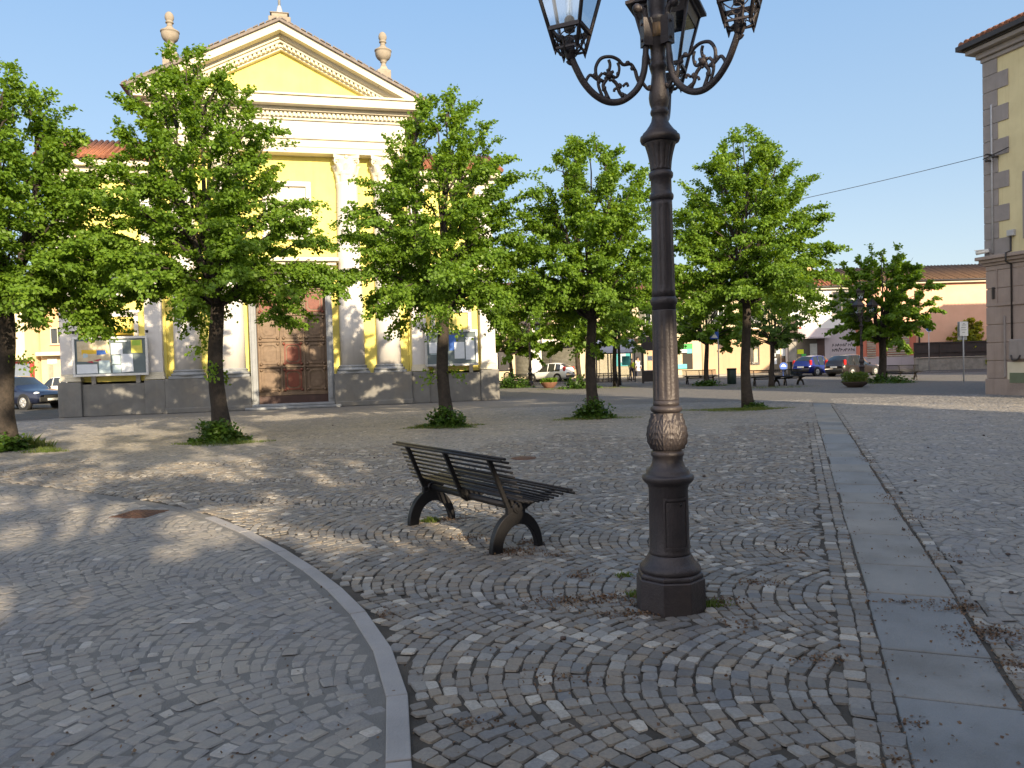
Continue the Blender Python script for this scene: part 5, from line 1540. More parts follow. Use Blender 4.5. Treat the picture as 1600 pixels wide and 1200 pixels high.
# overhead cable to the church
p0 = BR.matrix_basis @ Vector((.3, -.3, 8.2)); p1 = CHM @ Vector((8.3, .2, 6.25))
mb = MB(); pts = []
for k in np.linspace(0, 1, 40):
    q = p0.lerp(p1, k); q.z -= .28 * 4 * k * (1 - k); pts.append(q)
mb.tube(pts, .011, 5); o = mb.build('overhead_cable', M['cable']); tag(o, 'thin dark overhead cable running from the ochre building behind the trees', 'cable')

# houses behind the car park on the left
HL = House('pale_house', 'pale yellow house above a grey garage door, behind the parked cars on the left', 'building', -60, -43.6, 70, 10, 9.0, 'pale_yellow', 'roof_tile', 2)
a = HL.rect(-60, 562, 66, 600); HL.part('recess_wall', -59.9, -43.9, 0, a[3], -.02, .1, 'far_beige')
a = HL.rect(-60, 480, 66, 563); HL.part('upper_storey', -60.02, -43.58, a[2], 9.0, -1.0, .0, 'pale_yellow')
a = HL.rect(18, 568, 48, 600); g = HL.part('garage_door', a[0], a[1], .0, a[3], -.08, .1, 'garage_grey'); HL.part('red_jamb', a[1] + .02, a[1] + .3, .0, a[3] + .15, -.12, .1, 'red_paint', g); HL.part('red_lintel', a[0] - .2, a[1] + .02, a[3], a[3] + .15, -.12, .1, 'red_paint', g)
a = HL.rect(16, 530, 32, 547)
mb = MB()
for x0, x1 in ((a[0], a[1] - .3), (a[1] - .2, a[1])): mb.box(x0 - HL.x0, x1 - HL.x0, -1.04, -1.0, a[2], a[3] + .3)
mb.build('window', M['far_beige'], HL.o)
HL.part('pane', a[0] + .1, a[1] - .4, a[2] + .1, a[3] + .2, -1.06, -1.04, 'dark_glass')
HO = House('orange_house', 'orange house with cream balcony slab next to the pale house on the left', 'building', -43.4, -30, 71, 10, 9.0, 'orange_wall', 'roof_tile', 2)
a = HO.rect(60, 550, 100, 556); HO.part('balcony', -43.3, -38, a[2], a[3], -1, 0, 'cream'); HO.part('ground_storey', -43.35, -30.1, 0, a[2], -.06, .1, 'far_beige')
a = HO.rect(79, 512, 95, 538); HO.window(a[0], a[1] + .4, a[2], a[3], 'cream')
a = HO.rect(75, 560, 90, 568); HO.part('shop_sign', a[0], a[1], a[2], a[3], -.12, -.06, 'white_paint')
a = HO.rect(77, 570, 84, 598); HO.part('shutter', a[0], a[1], .1, a[3], -.09, -.05, 'shutter_pale')

# ------------------------------------------------------------------ cars
def make_car(name, label, cat, loc, rz, paint, L=4.0, W=1.70, H=1.46, kind='hatch', group=None):
    """x: forward, y: left, z: up; origin on the ground at the middle"""
    t = thing(name, label, cat, loc, rz, group)
    hw = W / 2
    suv = kind == 'suv'
    # side profile stations: x (fraction of L from the front), lower edge, shoulder, roof / bonnet, half width, roof half width
    zc = .22 if not suv else .30
    S = [(.00, zc + .12, .52, .58, .70, .66), (.03, zc, .60, .68, .86, .80), (.10, zc - .03, .66, .74, .95, .86), (.20, zc - .04, .70, .79, 1.0, .88), (.285, zc - .04, .725, .83, 1.0, .88),
         (.36, zc - .04, .74, .97, 1.0, .82), (.44, zc - .04, .75, H/1.46*1.0 * 1.26, 1.0, .75), (.50, zc - .04, .755, 1.0 * H * .965, 1.0, .71), (.60, zc - .04, .765, H, 1.0, .70), (.74, zc - .04, .775, H * .99, 1.0, .70),
         (.86, zc - .04, .79, H * .955, .99, .69), (.925, zc, .80, H * .86, .97, .70), (.97, zc + .02, .82, 1.08, .93, .74), (.99, zc + .06, .78, .92, .90, .76), (1.0, zc + .16, .62, .72, .84, .74)]
    if suv: S = [(f, a, b * 1.22, c if c > 1.2 else c * 1.22, d, e) for f, a, b, c, d, e in S]
    rings = []
    for f, zl, zs, zr, w, wr in S:
        x = L / 2 - f * L; w *= hw; wr *= hw
        glassy = zr - zs > .16
        half = [(0, zl), (w * .86, zl), (w * .97, zl + .10), (w, (zl + zs) / 2), (w * .985, zs - .05), (w * .95, zs), (wr + (w*.95 - wr) * .12 if glassy else w * .9, zr - .055 if glassy else zs + (zr - zs) * .5), (wr * .93, zr - .012 if glassy else zr - .02), (0, zr + (.015 if glassy else 0))]
        rings.append([(x, y, z) for y, z in half] + [(x, -y, z) for y, z in half[-2:0:-1]])
    n = len(rings[0])
    body, glass = MB(), MB()
    bv = [p for r_ in rings for p in r_]
    bf, gf = [], []
    for i in range(len(S) - 1):
        g0 = S[i][3] - S[i][2] > .16; g1 = S[i+1][3] - S[i+1][2] > .16
        for k in range(n):
            k2 = (k + 1) % n
            f = (i*n+k, i*n+k2, (i+1)*n+k2, (i+1)*n+k)
            side = k in (5, n - 6)
            top = k in (6, 7, n - 8, n - 7)
            x_f = S[i][0]
            if side and g0 and g1 and .36 <= x_f < .86: gf.append(f)
            elif top and .30 <= x_f < .50: gf.append(f)                       # windscreen
            elif top and .86 <= x_f < .97: gf.append(f)                       # rear window
            else: bf.append(f)
    bf += [tuple(range(n)), tuple((len(S)-1)*n + k for k in range(n-1, -1, -1))]
    def clean(fs):
        used = sorted({i for f in fs for i in f}); mp = {j: i for i, j in enumerate(used)}
        return [bv[j] for j in used], [tuple(mp[i] for i in f) for f in fs]
    v, f = clean(bf); body.add(v, f, True); B = body.build('body', paint, t)
    v, f = clean(gf); glass.add(v, f, True); G = glass.build('windows', M['car_glass'], t)
    for s in (-1, 1):
        for fx in (.565, .735):
            x = L/2 - fx * L
            mb = MB(); mb.tube([(x + .02, s * hw * .955, S[8][2] - .01), (x - .02, s * hw * .735, H - .06)], .032, 6)
            mb.build('window_pillar', paint, B)
    wr_ = .30 if not suv else .36
    wheels = [(L/2 - .19 * L, s) for s in (-1, 1)] + [(L/2 - .805 * L, s) for s in (-1, 1)]
    for x, s in wheels:
        mb = MB(); mb.tube([(x, s * (hw - .20), wr_), (x, s * (hw + .004), wr_)], wr_ + .055, 24); mb.build('wheel_arch', M['black_plastic'], B)
        mb = MB(); mb.tube([(x, s*(hw - .2), wr_), (x, s*(hw - .01), wr_), (x, s*(hw + .012), wr_)], [wr_, wr_, wr_ - .03], 24); wl = mb.build('wheel', M['tyre'], t)
        mb = MB(); mb.tube([(x, s*(hw - .05), wr_), (x, s*(hw + .016), wr_)], wr_ * .66, 20)
        for q in range(5):
            a = q * 2*PI/5
            mb.tube([(x, s*(hw + .018), wr_), (x + math.cos(a)*wr_*.6, s*(hw + .018), wr_ + math.sin(a)*wr_*.6)], .03, 5)
        mb.build('rim', M['rim'], wl)
    for s in (-1, 1):
        mb = MB(); mb.ball((L/2 - .055*L, s*hw*.68, S[2][2] - .03), .15, 10, .55, 1.0); mb.build('headlight', M['head_light'], t)
        mb = MB(); x = -L/2 + .055*L
        mb.box(x - .14, x + .05, s*hw*.78 - .07, s*hw*.78 + .115 if s > 0 else s*hw*.78 + .07, S[11][2] - .02, S[11][2] + .34)
        if s < 0: mb.v = [(a, b - .045, c) for a, b, c in mb.v]
        mb.build('tail_light', M['tail_light'], t, .03)
        mb = MB(); mb.ball((L/2 - .37*L, s*(hw + .07), S[6][2] + .1), .1, 8, .7, .7); mb.build('mirror', M['black_plastic'] if not suv else paint, t)
    mb = MB(); mb.box(L/2 - .03, L/2 + .03, -hw*.72, hw*.72, zc + .06, zc + .30); mb.build('front_bumper', M['black_plastic'], t, .03)
    mb = MB(); mb.box(L/2 - .09, L/2 + .012, -hw*.45, hw*.45, S[0][2] - .10, S[0][2] + .05); mb.build('grille', M['black_plastic'], t, .02)
    mb = MB(); mb.box(-L/2 - .045, -L/2 + .1, -hw*.8, hw*.8, zc + .10, zc + .28); mb.build('rear_bumper', M['black_plastic'] if not suv else paint, t, .04)
    mb = MB(); mb.box(-L/2 - .055, -L/2 - .045, -.26, .26, .60, .71); mb.build('number_plate', M['plate'], t)
    mb = MB(); mb.box(L/2 + .03, L/2 + .04, -.26, .26, zc + .12, zc + .23); mb.build('number_plate', M['plate'], t)
    return t
v = at(862, 596); make_car('parked_car', 'small white hatchback parked before the closed shutters, seen from its rear corner', 'car', (v.x - .1, v.y + .4, 0), R(146), M['car_white'], 3.75, 1.66, 1.45)
v = at(1337, 587.5); make_car('parked_car', 'dark brown hatchback parked at right before the white house, bright wheel rims', 'car', (v.x, v.y + .4, 0), R(30), M['car_dark'], 3.95, 1.7, 1.46)
v = at(1283, 587); make_car('parked_car', 'blue hatchback with red tail light, half hidden behind the dark brown one', 'car', (v.x + .1, v.y + .9, 0), R(33), M['car_blue'], 3.8, 1.66, 1.46)
v = at(40, 640); make_car('parked_car', 'dark navy off-roader at the left edge, facing the church corner', 'car', (v.x - .6, v.y + .8, 0), R(-24), M['car_navy'], 4.3, 1.8, 1.62, 'suv')
v = at(30, 632); make_car('parked_car', 'silver car parked on the left behind the navy off-roader', 'car', (v.x - .1, v.y + .6, 0), R(-16), M['car_silver'], 4.3, 1.75, 1.46)
v = at(82, 618); make_car('parked_car', 'white hatchback parked on the left, farthest of the cars beside the church corner', 'car', (v.x + .1, v.y + .5, 0), R(170), M['car_white'], 4.0, 1.7, 1.48)
# ------------------------------------------------------------------ street furniture
def gp(px, py): v = at(px, py); return (v.x, v.y, 0)
# bus shelter with a barrel roof
bs = thing('bus_shelter', 'glazed bus shelter with a bluish barrel-arched roof behind the forked tree', 'bus shelter', (on(930, 590, 54).x, 53.4, 0))
Wd = on(992, 590, 54).x - on(930, 590, 54).x
mb = MB()
arc = [(.95 * math.cos(a), .75 + .95 * math.sin(a)) for a in np.linspace(PI, 0, 15)]
vs = []
for x in (0, Wd - .02):
    for rr in (1, .95): vs += [(x, .85 + .9 * math.cos(a) * rr, 2.05 + .92 * math.sin(a) * rr) for a in np.linspace(PI, 0, 15)]
fs = []
for i in range(14): fs += [(i, 30+i, 31+i, i+1), (15+i, 16+i, 46+i, 45+i), (i, i+1, 16+i, 15+i), (30+i, 45+i, 46+i, 31+i)]
fs += [(0, 15, 45, 30), (14, 44, 59, 29)]
mb.add(vs, fs, False); mb.build('roof', M['shelter_blue'], bs)
mb = MB(); mb.prism([(-.0, 0)] * 0 + [(.85 + .88 * math.cos(a), 2.05 + .88 * math.sin(a)) for a in np.linspace(0, PI, 15)], Wd - .06, Wd - .03, Matrix(((0, 1, 0, 0), (1, 0, 0, 0), (0, 0, 1, 0), (0, 0, 0, 1)))); mb.build('end_panel', M['awning'], bs)
for x in (0.05, Wd * .38, Wd - .08):
    for y in (0.0, 1.7):
        mb = MB(); mb.box(x - .04, x + .04, y - .04, y + .04, 0, 2.06); mb.build('post', M['gutter'], bs)
mb = MB(); mb.box(0, Wd, -.04, .04, 1.98, 2.06); mb.box(0, Wd, 1.66, 1.74, 1.98, 2.06); mb.box(Wd - .1, Wd - .03, .04, 1.66, 1.98, 2.06); mb.build('frame', M['gutter'], bs)
mb = MB(); mb.box(.1, Wd - .1, 1.68, 1.70, .3, 1.95); mb.build('back_glass', M['pane'], bs)
mb = MB(); mb.box(Wd * .74, Wd - .15, 1.66, 1.675, 1.15, 1.8); mb.build('timetable', M['turquoise'], bs)
mb = MB(); mb.box(.1, Wd - .1, 1.2, 1.6, .42, .47); mb.box(.3, .36, 1.3, 1.5, 0, .42); mb.box(Wd - .4, Wd - .34, 1.3, 1.5, 0, .42); mb.build('seat', M['gutter'], bs)
# information frame behind the lamp
inf = thing('information_frame', 'dark steel information frame directly behind the big lamp post', 'notice board', gp(1005, 599))
w = on(1055, 599, 49.4).x - on(1005, 599, 49.4).x
for x in (0, w):
    mb = MB(); mb.box(x - .07, x + .07, -.07, .07, 0, 3.3); mb.build('post', M['gutter'], inf, .01)
mb = MB(); mb.box(.07, w - .07, -.04, .04, 2.1, 3.0); mb.build('upper_panel', M['dark_fence'], inf)
mb = MB(); mb.box(.07, w - .07, -.05, .05, 3.02, 3.26); mb.build('header', M['sign_grey'], inf)
mb = MB(); mb.box(.07, w - .07, -.04, .04, .1, .8); mb.build('lower_panel', M['dark_fence'], inf)
mb = MB(); mb.box(.3, .62, -.03, -.02, 1.45, 1.75); mb.box(.07, w - .07, -.02, .02, .8, .84); mb.build('notice', M['paper'], inf)
# other poles, signs and bins
pt = thing('post', 'slim dark post close to the right of the forked thin-leaved tree', 'post', gp(968.5, 602))
mb = MB(); mb.lathe([(0, .11), (.5, .09), (3.2, .075), (3.3, .10), (3.35, .02)], 12); mb.build('shaft', M['gutter'], pt)
bb = thing('billboard', 'pale pink billboard in a dark frame next to the right end of the church', 'billboard', gp(789, 600))
bb.location.y += 2
mb = MB(); mb.box(-.48, .48, 0, .04, .98, 2.5); mb.build('poster', M['poster_pink'], bb)
mb = MB(); mb.box(-.54, -.48, -.04, .06, .0, 2.56); mb.box(.48, .54, -.04, .06, .0, 2.56); mb.box(-.48, .48, -.04, .06, 2.5, 2.56); mb.box(-.48, .48, -.04, .06, .92, .98); mb.build('frame', M['gutter'], bb)
hr = thing('cycle_hoop', 'black steel hoop rack at the foot of the pale billboard', 'bike rack', gp(793, 602))
mb = MB(); mb.tube(spline([(-.22, 0, 0), (-.22, 0, .7), (-.12, 0, .86), (.12, 0, .86), (.22, 0, .7), (.22, 0, 0)], 5), .045, 8); mb.build('hoop', M['black_iron'], hr)
def planter(px, py, r_, h, mat, label, seed, leafm, dark):
    p = thing('planter', label, 'planter', gp(px, py), 0)
    mb = MB(); mb.lathe([(0, r_*.55), (.04, r_*.62), (h*.5, r_*.85), (h*.9, r_), (h, r_*1.03), (h, r_*.93), (h*.8, r_*.85)], 24); mb.build('bowl', M[mat], p)
    r = np.random.default_rng(seed); n = 700
    a = r.uniform(0, 2*PI, n); q = r_ * .95 * np.sqrt(r.random(n))
    P = np.stack([q*np.cos(a), q*np.sin(a), h*.9 + r.random(n) * dark], 1); O = np.stack([np.cos(a)*.5, np.sin(a)*.5, np.ones(n)], 1)
    V, F = leaf_quads(r, P, O / np.linalg.norm(O, axis=1, keepdims=True), .11, 0, .6); np_mesh('plants', V, F, M[leafm], p)
    return p
planter(858, 606, .5, .34, 'terracotta', 'round terracotta bowl planter in front of the white car', 1, 'leaf', .22)
planter(1336, 605, .58, .26, 'planter_dark', 'dark low planter with sparse grasses at the foot of the right far lamp post', 2, 'grass', .42)
wb = thing('wooden_planter', 'small tan wooden planter box behind the tail of the white car', 'planter', (on(893, 588, 62.5).x, 62.5, .12))
mb = MB(); mb.box(-.4, .5, 0, .4, .35, .75); mb.box(-.38, -.3, .05, .35, 0, .35); mb.box(.4, .48, .05, .35, 0, .35); mb.build('box', M['far_tan'], wb, .01)
lbn = thing('litter_bin', 'dark green cylindrical litter bin standing right of the dark round tree', 'bin', gp(1143.5, 600))
mb = MB(); mb.lathe([(0, .22), (.03, .25), (.82, .26), (.84, .24)], 20); mb.build('body', M['bin_green'], lbn)
mb = MB(); mb.lathe([(.80, .27), (.88, .275), (.90, .26), (.90, .2)], 20); mb.build('rim', M['bin_green'], lbn)
def pole_sign(px, py, h, label, cat='sign'):
    t = thing('road_sign', label, cat, gp(px, py))
    mb = MB(); mb.lathe([(0, .035), (h, .03)], 10); mb.build('pole', M['conduit'], t)
    return t
s1 = pole_sign(1452, 579.5, 3.3, 'round blue and white no-parking sign on a grey pole before the dark fence')
mb = MB(); mb.tube([(0, -.05, 3.3), (0, -.07, 3.3)], .31, 24); dsc = mb.build('disc', M['white_paint'], s1)
mb = MB(); mb.tube([(0, -.07, 3.3), (0, -.075, 3.3)], .26, 24); mb.build('blue_field', M['sign_blue'], dsc)
mb = MB(); mb.box(-.24, .24, -.085, -.077, -.05, .05, Matrix.Translation((0, 0, 3.3)) @ Matrix.Rotation(R(42), 4, 'Y')); mb.build('diagonal_bar', M['white_paint'], dsc)
s2 = pole_sign(1506, 596, 2.95, 'white rectangular bus stop sign on a pole left of the ochre building')
mb = MB(); mb.box(-.2, .22, -.05, -.03, 2.25, 2.95); fc = mb.build('panel', M['white_paint'], s2, .01)
mb = MB()
for k, (a, b) in enumerate(((-.1, .12), (-.13, .1), (-.12, .13), (-.08, .06))): mb.box(a, b, -.054, -.0505, 2.78 - k*.12, 2.81 - k*.12)
mb.ball((.01, -.052, 2.87), .03, 8); mb.build('small_print', M['sign_grey'], fc)
mb = MB(); mb.box(-.26, .2, .03, .05, 2.05, 2.97); mb.build('back_panel', M['sign_grey'], s2, .01)
s3 = pole_sign(1123.5, 602, 3.1, 'small blue and white sign high on a thin pole by the dark round tree')
mb = MB(); mb.box(-.45, .02, -.05, -.03, 2.55, 2.95); fc = mb.build('panel', M['sign_blue'], s3, .01)
mb = MB(); mb.add([(-.4, -.055, 2.62), (-.03, -.055, 2.62), (-.2, -.055, 2.88)], [(0, 1, 2)]); mb.build('white_mark', M['white_paint'], fc)
ab = thing('pavement_sign', 'blue pavement sign with a white wave, in front of the bar door', 'sign', (on(1224, 580, 55).x, 55, 0))
mb = MB(); mb.prism([(.28*math.cos(a), .75 + .28*math.sin(a)) for a in np.linspace(0, 2*PI, 21)[:-1]], -.05, 0); mb.box(-.05, .05, -.05, 0, 0, .5); mb.box(-.25, .25, -.15, .1, 0, .05); bd = mb.build('board', M['sign_blue'], ab)
mb = MB(); mb.prism([(-.2, .72), (.2, .72), (.12, .82), (.0, .92), (-.12, .82)], -.058, -.051); mb.build('white_mark', M['white_paint'], bd)
mc = thing('manhole_cover', 'rusty rectangular manhole cover inside the curved stone edging', 'manhole cover', gp(218, 803), R(-10)); mc.scale = (.85, .85, 1)
mb = MB(); mb.box(-.26, .26, -.26, .26, -.03, .006); fr = mb.build('frame', M['rust'], mc, .004)
mb = MB(); mb.box(-.22, .22, -.22, .22, .0, .010)
for k in range(5):
    for j in range(5): mb.box(-.19 + k*.08, -.15 + k*.08, -.19 + j*.08, -.15 + j*.08, .010, .014)
mb.build('lid', M['rust'], mc)
mc2 = thing('manhole_cover', 'small reddish manhole cover on the open paving beyond the bench', 'manhole cover', gp(818, 716), R(-20))
mb = MB(); mb.lathe([(-.03, .21), (.006, .21), (.008, .2)], 28); mb.build('frame', M['rust'], mc2)
mb = MB(); mb.lathe([(.0, .18), (.011, .18), (.012, .17)], 28); mb.build('lid', M['rust'], mc2)
bins = thing('wheeled_bin', 'grey-green wheeled bin by the shop window under the small awning', 'bin', (on(1239, 583, 57).x, 57, 0))
mb = MB(); mb.prism([(-.26, .06), (.26, .06), (.3, .95), (-.3, .95)], -.3, .3); mb.build('body', M['bin_green'], bins, .03)
mb = MB(); mb.box(-.33, .33, -.36, .34, .95, 1.05); mb.build('lid', M['bin_green'], bins, .03)
for s in (-.2, .2):
    mb = MB(); mb.tube([(s - .03, .3, .1), (s + .03, .3, .1)], .1, 12); mb.build('wheel', M['tyre'], bins)

# ------------------------------------------------------------------ people
def skin_body(name, verts, edges, radii, mat, parent, sub=2):
    me = bpy.data.meshes.new(name); me.from_pydata(verts, edges, [])
    o = bpy.data.objects.new(name, me); COL.objects.link(o)
    md = o.modifiers.new('skin', 'SKIN'); md.use_smooth_shade = True
    for i, rr in enumerate(radii): me.skin_vertices[0].data[i].radius = rr if isinstance(rr, tuple) else (rr, rr)
    me.skin_vertices[0].data[0].use_root = True
    sb = o.modifiers.new('sub', 'SUBSURF'); sb.levels = sub; sb.render_levels = sub
    bpy.context.view_layer.update()
    ev = o.evaluated_get(bpy.context.evaluated_depsgraph_get())
    m2 = bpy.data.meshes.new_from_object(ev)
    o.modifiers.clear(); o.data = m2
    m2.materials.clear(); m2.materials.append(mat); o.parent = parent
    return o
def person(label, loc, rz, h, top, trousers, coat=False, stride=.16, phase=1, group=None):
    t = thing('person', label, 'person', loc, rz, group)
    k = h / 1.72
    s = stride
    J = {'pel': (0, 0, .92), 'sp': (0, 0.01, 1.12), 'ch': (0, 0, 1.32), 'nk': (0, -.01, 1.47), 'hd0': (0, -.015, 1.55), 'hd1': (0, -.02, 1.66),
         'hl': (-.10, 0, .86), 'kl': (-.11, -.03 - s*.4*phase, .48), 'al': (-.11, .03 - s*phase, .09), 'tl': (-.115, -.12 - s*phase, .035),
         'hr': (.10, 0, .86), 'kr': (.11, -.03 + s*.4*phase, .48), 'ar': (.11, .05 + s*phase, .09), 'tr': (.115, -.10 + s*phase, .035),
         'sl': (-.185, 0, 1.38), 'el': (-.24, .03 + s*.4*phase, 1.12), 'wl': (-.23, -.06 + s*.5*phase, .88), 'fl': (-.225, -.08 + s*.5*phase, .79),
         'sr': (.185, 0, 1.38), 'er': (.24, .03 - s*.4*phase, 1.12), 'wr': (.23, -.06 - s*.5*phase, .88), 'fr': (.225, -.08 - s*.5*phase, .79)}
    E = [('pel','sp'),('sp','ch'),('ch','nk'),('nk','hd0'),('hd0','hd1'),('pel','hl'),('hl','kl'),('kl','al'),('al','tl'),('pel','hr'),('hr','kr'),('kr','ar'),('ar','tr'),('ch','sl'),('sl','el'),('el','wl'),('wl','fl'),('ch','sr'),('sr','er'),('er','wr'),('wr','fr')]
    Rd = {'pel': (.14, .10), 'sp': (.13, .095), 'ch': (.15, .105), 'nk': .055, 'hd0': .085, 'hd1': .09, 'hl': .085, 'kl': .058, 'al': .04, 'tl': .035, 'hr': .085, 'kr': .058, 'ar': .04, 'tr': .035, 'sl': .06, 'el': .042, 'wl': .03, 'fl': .03, 'sr': .06, 'er': .042, 'wr': .03, 'fr': .03}
    def sk(name, keys, mat, grow=1.0):
        ids = {n: i for i, n in enumerate(keys)}
        ed = [(ids[a], ids[b]) for a, b in E if a in ids and b in ids]
        return skin_body(name, [tuple(c * k for c in J[n]) for n in keys], ed, [tuple(x * k * grow for x in Rd[n]) if isinstance(Rd[n], tuple) else Rd[n] * k * grow for n in keys], M[mat], t)
    sk('body', list(J), 'skin')
    sk('jacket', ['pel', 'sp', 'ch', 'sl', 'el', 'wl', 'sr', 'er', 'wr'], top, 1.17)
    sk('trousers', ['pel', 'hl', 'kl', 'al', 'hr', 'kr', 'ar'], trousers, 1.13)
    if coat:
        mb = MB(); mb.lathe([(.55*k, .20*k), (.75*k, .19*k), (.95*k, .165*k), (1.1*k, .15*k)], 18, fn=lambda z, a, r: r * (1 + .06*math.sin(a*5)) * (1 if abs(math.cos(a)) > .5 else .9)); mb.build('coat_skirt', M[top], t)
    mb = MB()
    mb.ball((0, -.02*k + .018, 1.635*k), .102*k, 12, 1.02); mb.build('hair', M['hair'], t)
    mb = MB(); mb.ball((0, -.125*k, 1.60*k), .018*k, 8, 1.2); mb.build('nose', M['skin'], t)
    for s_ in ('l', 'r'):
        mb = MB(); a = Vector(J['a' + s_]) * k; b = Vector(J['t' + s_]) * k
        mb.tube([a + Vector((0, .05, -.04)), a + Vector((0, -.02, -.02)), b + Vector((0, -.03, 0))], [.045, .055, .04], 10); mb.build('shoe', M['black_plastic'], t)
        w = Vector(J['f' + s_]) * k
        for q in range(4):
            mb = MB(); d = (q - 1.5) * .017
            mb.tube([w + Vector((0, d, .02)), w + Vector((0, d - .01, -.035)), w + Vector((0, d - .025, -.07 - .01 * (q in (1, 2)))) ], [.011, .010, .008], 6); mb.build('finger', M['skin'], t)
        mb = MB(); mb.tube([w + Vector((0, -.03, .02)), w + Vector((0, -.06, -.01)), w + Vector((0, -.065, -.035))], [.012, .011, .008], 6); mb.build('thumb', M['skin'], t)
    return t
v = at(987, 593.5); person('person in a bright yellow-green jacket and dark trousers walking away across the road', (v.x, v.y, 0), R(150), 1.62, 'hi_vis', 'navy_cloth')
v = at(1000, 591); person('person in a long white coat standing before the dark passage', (v.x + .1, v.y + 1.5, .0), R(20), 1.75, 'white_cloth', 'navy_cloth', True, .08)

# ------------------------------------------------------------------ grass, litter
def blades(name, spots, mat, seed, hgt=.12):
    r = np.random.default_rng(seed); P, Hh = [], []
    for x, y, rx, ry, n, h in spots:
        a = r.uniform(0, 2*PI, n); q = np.sqrt(r.random(n)) * (1 + .3*np.sin(a*3 + x))
        P.append(np.stack([x + rx*q*np.cos(a), y + ry*q*np.sin(a), np.full(n, -.01)], 1)); Hh.append(h * r.uniform(.4, 1.2, n) * (1.1 - .6*np.clip(q, 0, 1)))
    P = np.concatenate(P); Hh = np.concatenate(Hh); n = len(P)
    a = r.uniform(0, 2*PI, n); d = np.stack([np.cos(a), np.sin(a), np.zeros(n)], 1); w = np.stack([-np.sin(a), np.cos(a), np.zeros(n)], 1) * .006
    lean = r.uniform(.1, .8, n)[:, None] * d * Hh[:, None]
    V = np.empty((n, 4, 3)); V[:, 0] = P - w; V[:, 1] = P + w; V[:, 2] = P + lean*.5 + w*.8 + np.array([0, 0, 1.]) * Hh[:, None]*.65; V[:, 3] = P + lean + np.array([0, 0, 1.]) * Hh[:, None]
    return tag(np_mesh(name, V.reshape(-1, 3), np.arange(n*4).reshape(n, 4), M[mat]), 'short grass growing in tufts at the feet of the trees', 'grass', kind='stuff')
S = []
for px, py, rx, n, h in ((40, 700, .5, 900, .3), (70, 706, .45, 400, .14), (345, 693, 1.0, 1800, .09), (697, 668, .9, 1500, .09), (660, 668, .3, 500, .12), (735, 664, .5, 400, .06), (925, 654, 1.1, 1800, .09), (1150, 640, 1.5, 3800, .07), (1180, 640, .7, 1200, .10), (800, 606, 1.6, 500, .15), (880, 608, 1.8, 500, .12), (1107, 603, 1.5, 400, .12), (1207, 606, 2.2, 500, .12), (1385, 599, 2, 500, .12), (962, 606, 1.2, 300, .1)):
    v = at(px, py); S.append((v.x, v.y, rx, rx*.45, n, h))
for px, py, rx, n, h in ((672, 815, .10, 260, .07), (1000, 930, .10, 160, .06), (1110, 945, .14, 220, .05), (975, 900, .08, 100, .05)):
    v = at(px, py); S.append((v.x, v.y, rx, rx*.6, n, h))
blades('grass', S, 'grass', 5)
r = np.random.default_rng(9); P = []
def scat(px, py, rx, ry, n):
    n = int(n * .7)
    v = at(px, py); a = r.uniform(0, 2*PI, n); q = r.random(n) ** .85 * 1.35 * (1 + .5*np.sin(a*3 + px) * np.sin(a*2 + py))
    P.append(np.stack([v.x + rx*q*np.cos(a) + r.normal(0, .02, n), v.y + ry*q*np.sin(a) + r.normal(0, .02, n), .003 + .010*r.random(n)*np.clip(1 - .6*q, .1, 1)], 1))
for px, py, rx, ry, n in ((800, 862, .2, .12, 650), (830, 848, .16, .1, 300), (700, 812, .22, .1, 350), (735, 840, .2, .1, 200), (866, 868, .12, .06, 120), (880, 940, .22, .12, 420), (960, 935, .2, .12, 420), (905, 900, .12, .07, 160), (975, 960, .16, .07, 160), (1000, 960, .12, .05, 130), (1130, 940, .18, .1, 260),
                          (1500, 950, .14, .08, 300), (1545, 990, .18, .14, 520), (1180, 910, .16, .08, 160), (1160, 975, .15, .08, 120), (1280, 1030, .16, .06, 120), (1410, 940, .25, .03, 130), (1235, 860, .2, .1, 140), (1190, 780, .4, .15, 130), (1440, 810, .4, .1, 160), (1390, 780, .15, .25, 120), (1480, 870, .3, .1, 120), (740, 1130, .12, .05, 90), (880, 1060, .2, .1, 120), (1430, 1130, .08, .05, 50), (1400, 1190, .06, .03, 40), (1590, 1040, .1, .1, 160), (600, 960, .06, .12, 80), (1360, 720, .1, .35, 120), (1130, 760, .5, .25, 160)):
    scat(px, py, rx, ry, n)
# a thin scatter all over the paving
n = 2600; yy = 2.3 + 16 * r.random(n) ** 1.4; xx = yy * r.uniform(-.68, .68, n); P.append(np.stack([xx, yy, np.full(n, .004)], 1)[(xx > -1.5 - .2*yy)])
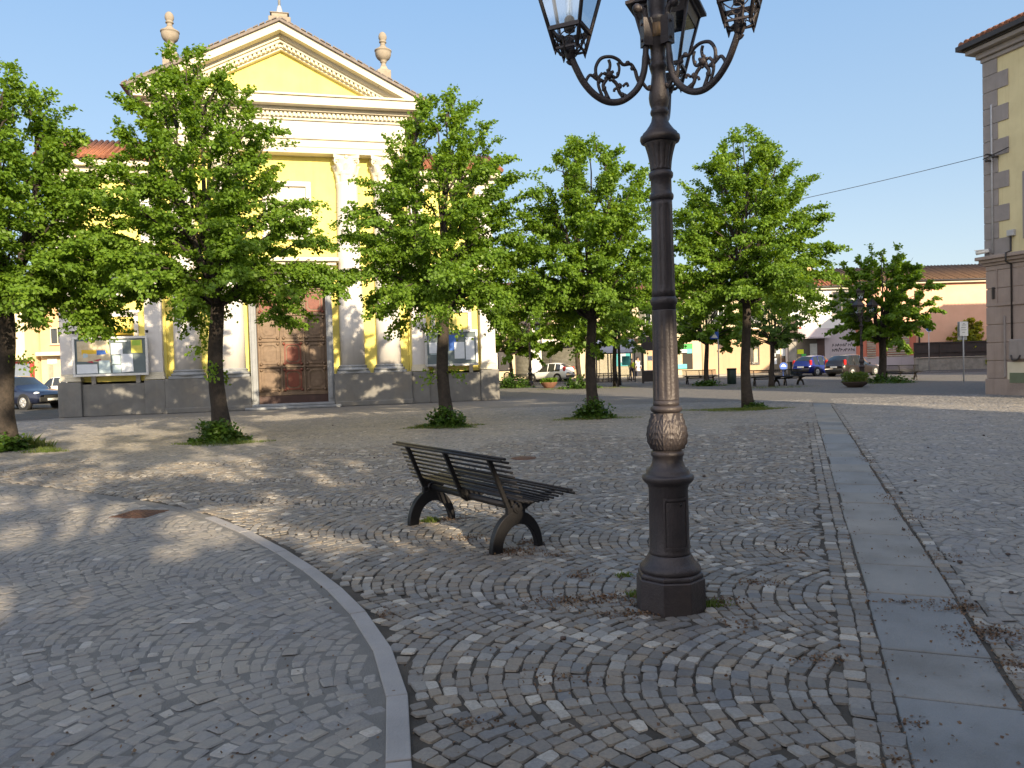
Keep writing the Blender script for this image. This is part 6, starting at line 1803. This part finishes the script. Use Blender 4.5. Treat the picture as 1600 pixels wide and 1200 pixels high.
# litter caught along the joints of the slab path
pp_ = r.uniform(1, 18, 900); side = r.random(900) < .7
P.append(np.stack([*pq(pp_, np.where(side, Q_R, Q_L) + r.normal(0, .035, 900)), np.full(900, .004)], 1))
P = np.concatenate(P); n = len(P)
a = r.uniform(0, 2*PI, n); O = np.stack([np.cos(a), np.sin(a), r.uniform(-.05, .5, n)], 1)
V, F = leaf_quads(r, P, O / np.linalg.norm(O, axis=1, keepdims=True), .017, 0, .5)
tag(np_mesh('dry_litter', V, F, M['litter']), 'dry brown blossom litter strewn over the cobbles round bench, lamp and path', 'litter', kind='stuff')
r2 = random.Random(3); mb = MB()
for px, py in ((1412, 829), (1500, 880), (1575, 868), (1430, 752), (1408, 771), (1412, 943), (1580, 928), (1537, 681), (1450, 700), (1280, 752), (1100, 745), (585, 716), (520, 665), (880, 1000)):
    v = at(px, py); mb.ball((v.x, v.y, .012), r2.uniform(.016, .026), 7, .6)
tag(mb.build('dark_clods', M['planter_dark']), 'small dark seed clods lying about on the cobbles', 'litter', kind='stuff')
# ------------------------------------------------------------------ what stands behind the photographer and round the corner, and shades the square
H1 = House('town_house', 'tall plain town house behind the photographer on the shady side of the square', 'building', 0, 16, 0, 9, 9.6, 'far_tan', 'roof_brown', 2.0, origin=(9.6, -10.45, 0), rz=R(28), hip=.4)
H4 = House('low_house', 'low plain house behind the photographer beside the tall one', 'building', 0, 22, 0, 7, 4.1, 'far_beige', 'roof_tile', 1.4, origin=(-9.5, -20.8, 0), rz=R(28), hip=.2)
H2 = House('side_house', 'tall plain house on the right side of the square, outside the picture', 'building', 0, 5.5, 0, 12, 9.4, 'far_beige', 'roof_tile', 1.9, origin=(33.4, 38, 0), hip=.5)
H3 = House('gable_house', 'gabled house at the end of the right side street, outside the picture', 'building', 0, 12, 0, 7, 8.8, 'peach', 'roof_brown', 2.6, origin=(40.7, 44.5, 0), hip=1)
for i, (x, y, h_, rc) in enumerate(((-6.5, -13.6, 10.4, 2.5), (-1.6, -10.4, 10.8, 2.6), (3.2, -7.2, 10.6, 2.5), (8.0, -4.4, 10.8, 2.6), (12.6, -1.5, 10.4, 2.6))):
    make_tree('shade_tree', 'lime tree of the row behind the photographer', 'lime trees behind the photographer', (x, y, 0), 70 + i, h_, rc, 3.7, .18, nb=(30, 22, 20, 30, 34)[i], nleaf=(6500, 3800, 3300, 6500, 8000)[i], leaf=.21)
for i, (x, y, h_, rc) in enumerate(((-2.6, -14.4, 15.0, 3.0), (2.4, -11.9, 15.6, 3.2), (7.2, -9.0, 15.2, 3.0))):
    make_tree('shade_tree', 'lime tree of the row behind the photographer', 'lime trees behind the photographer', (x, y, 0), 90 + i, h_, rc, 5.2, .2, nb=44, nleaf=17000, leaf=.2)
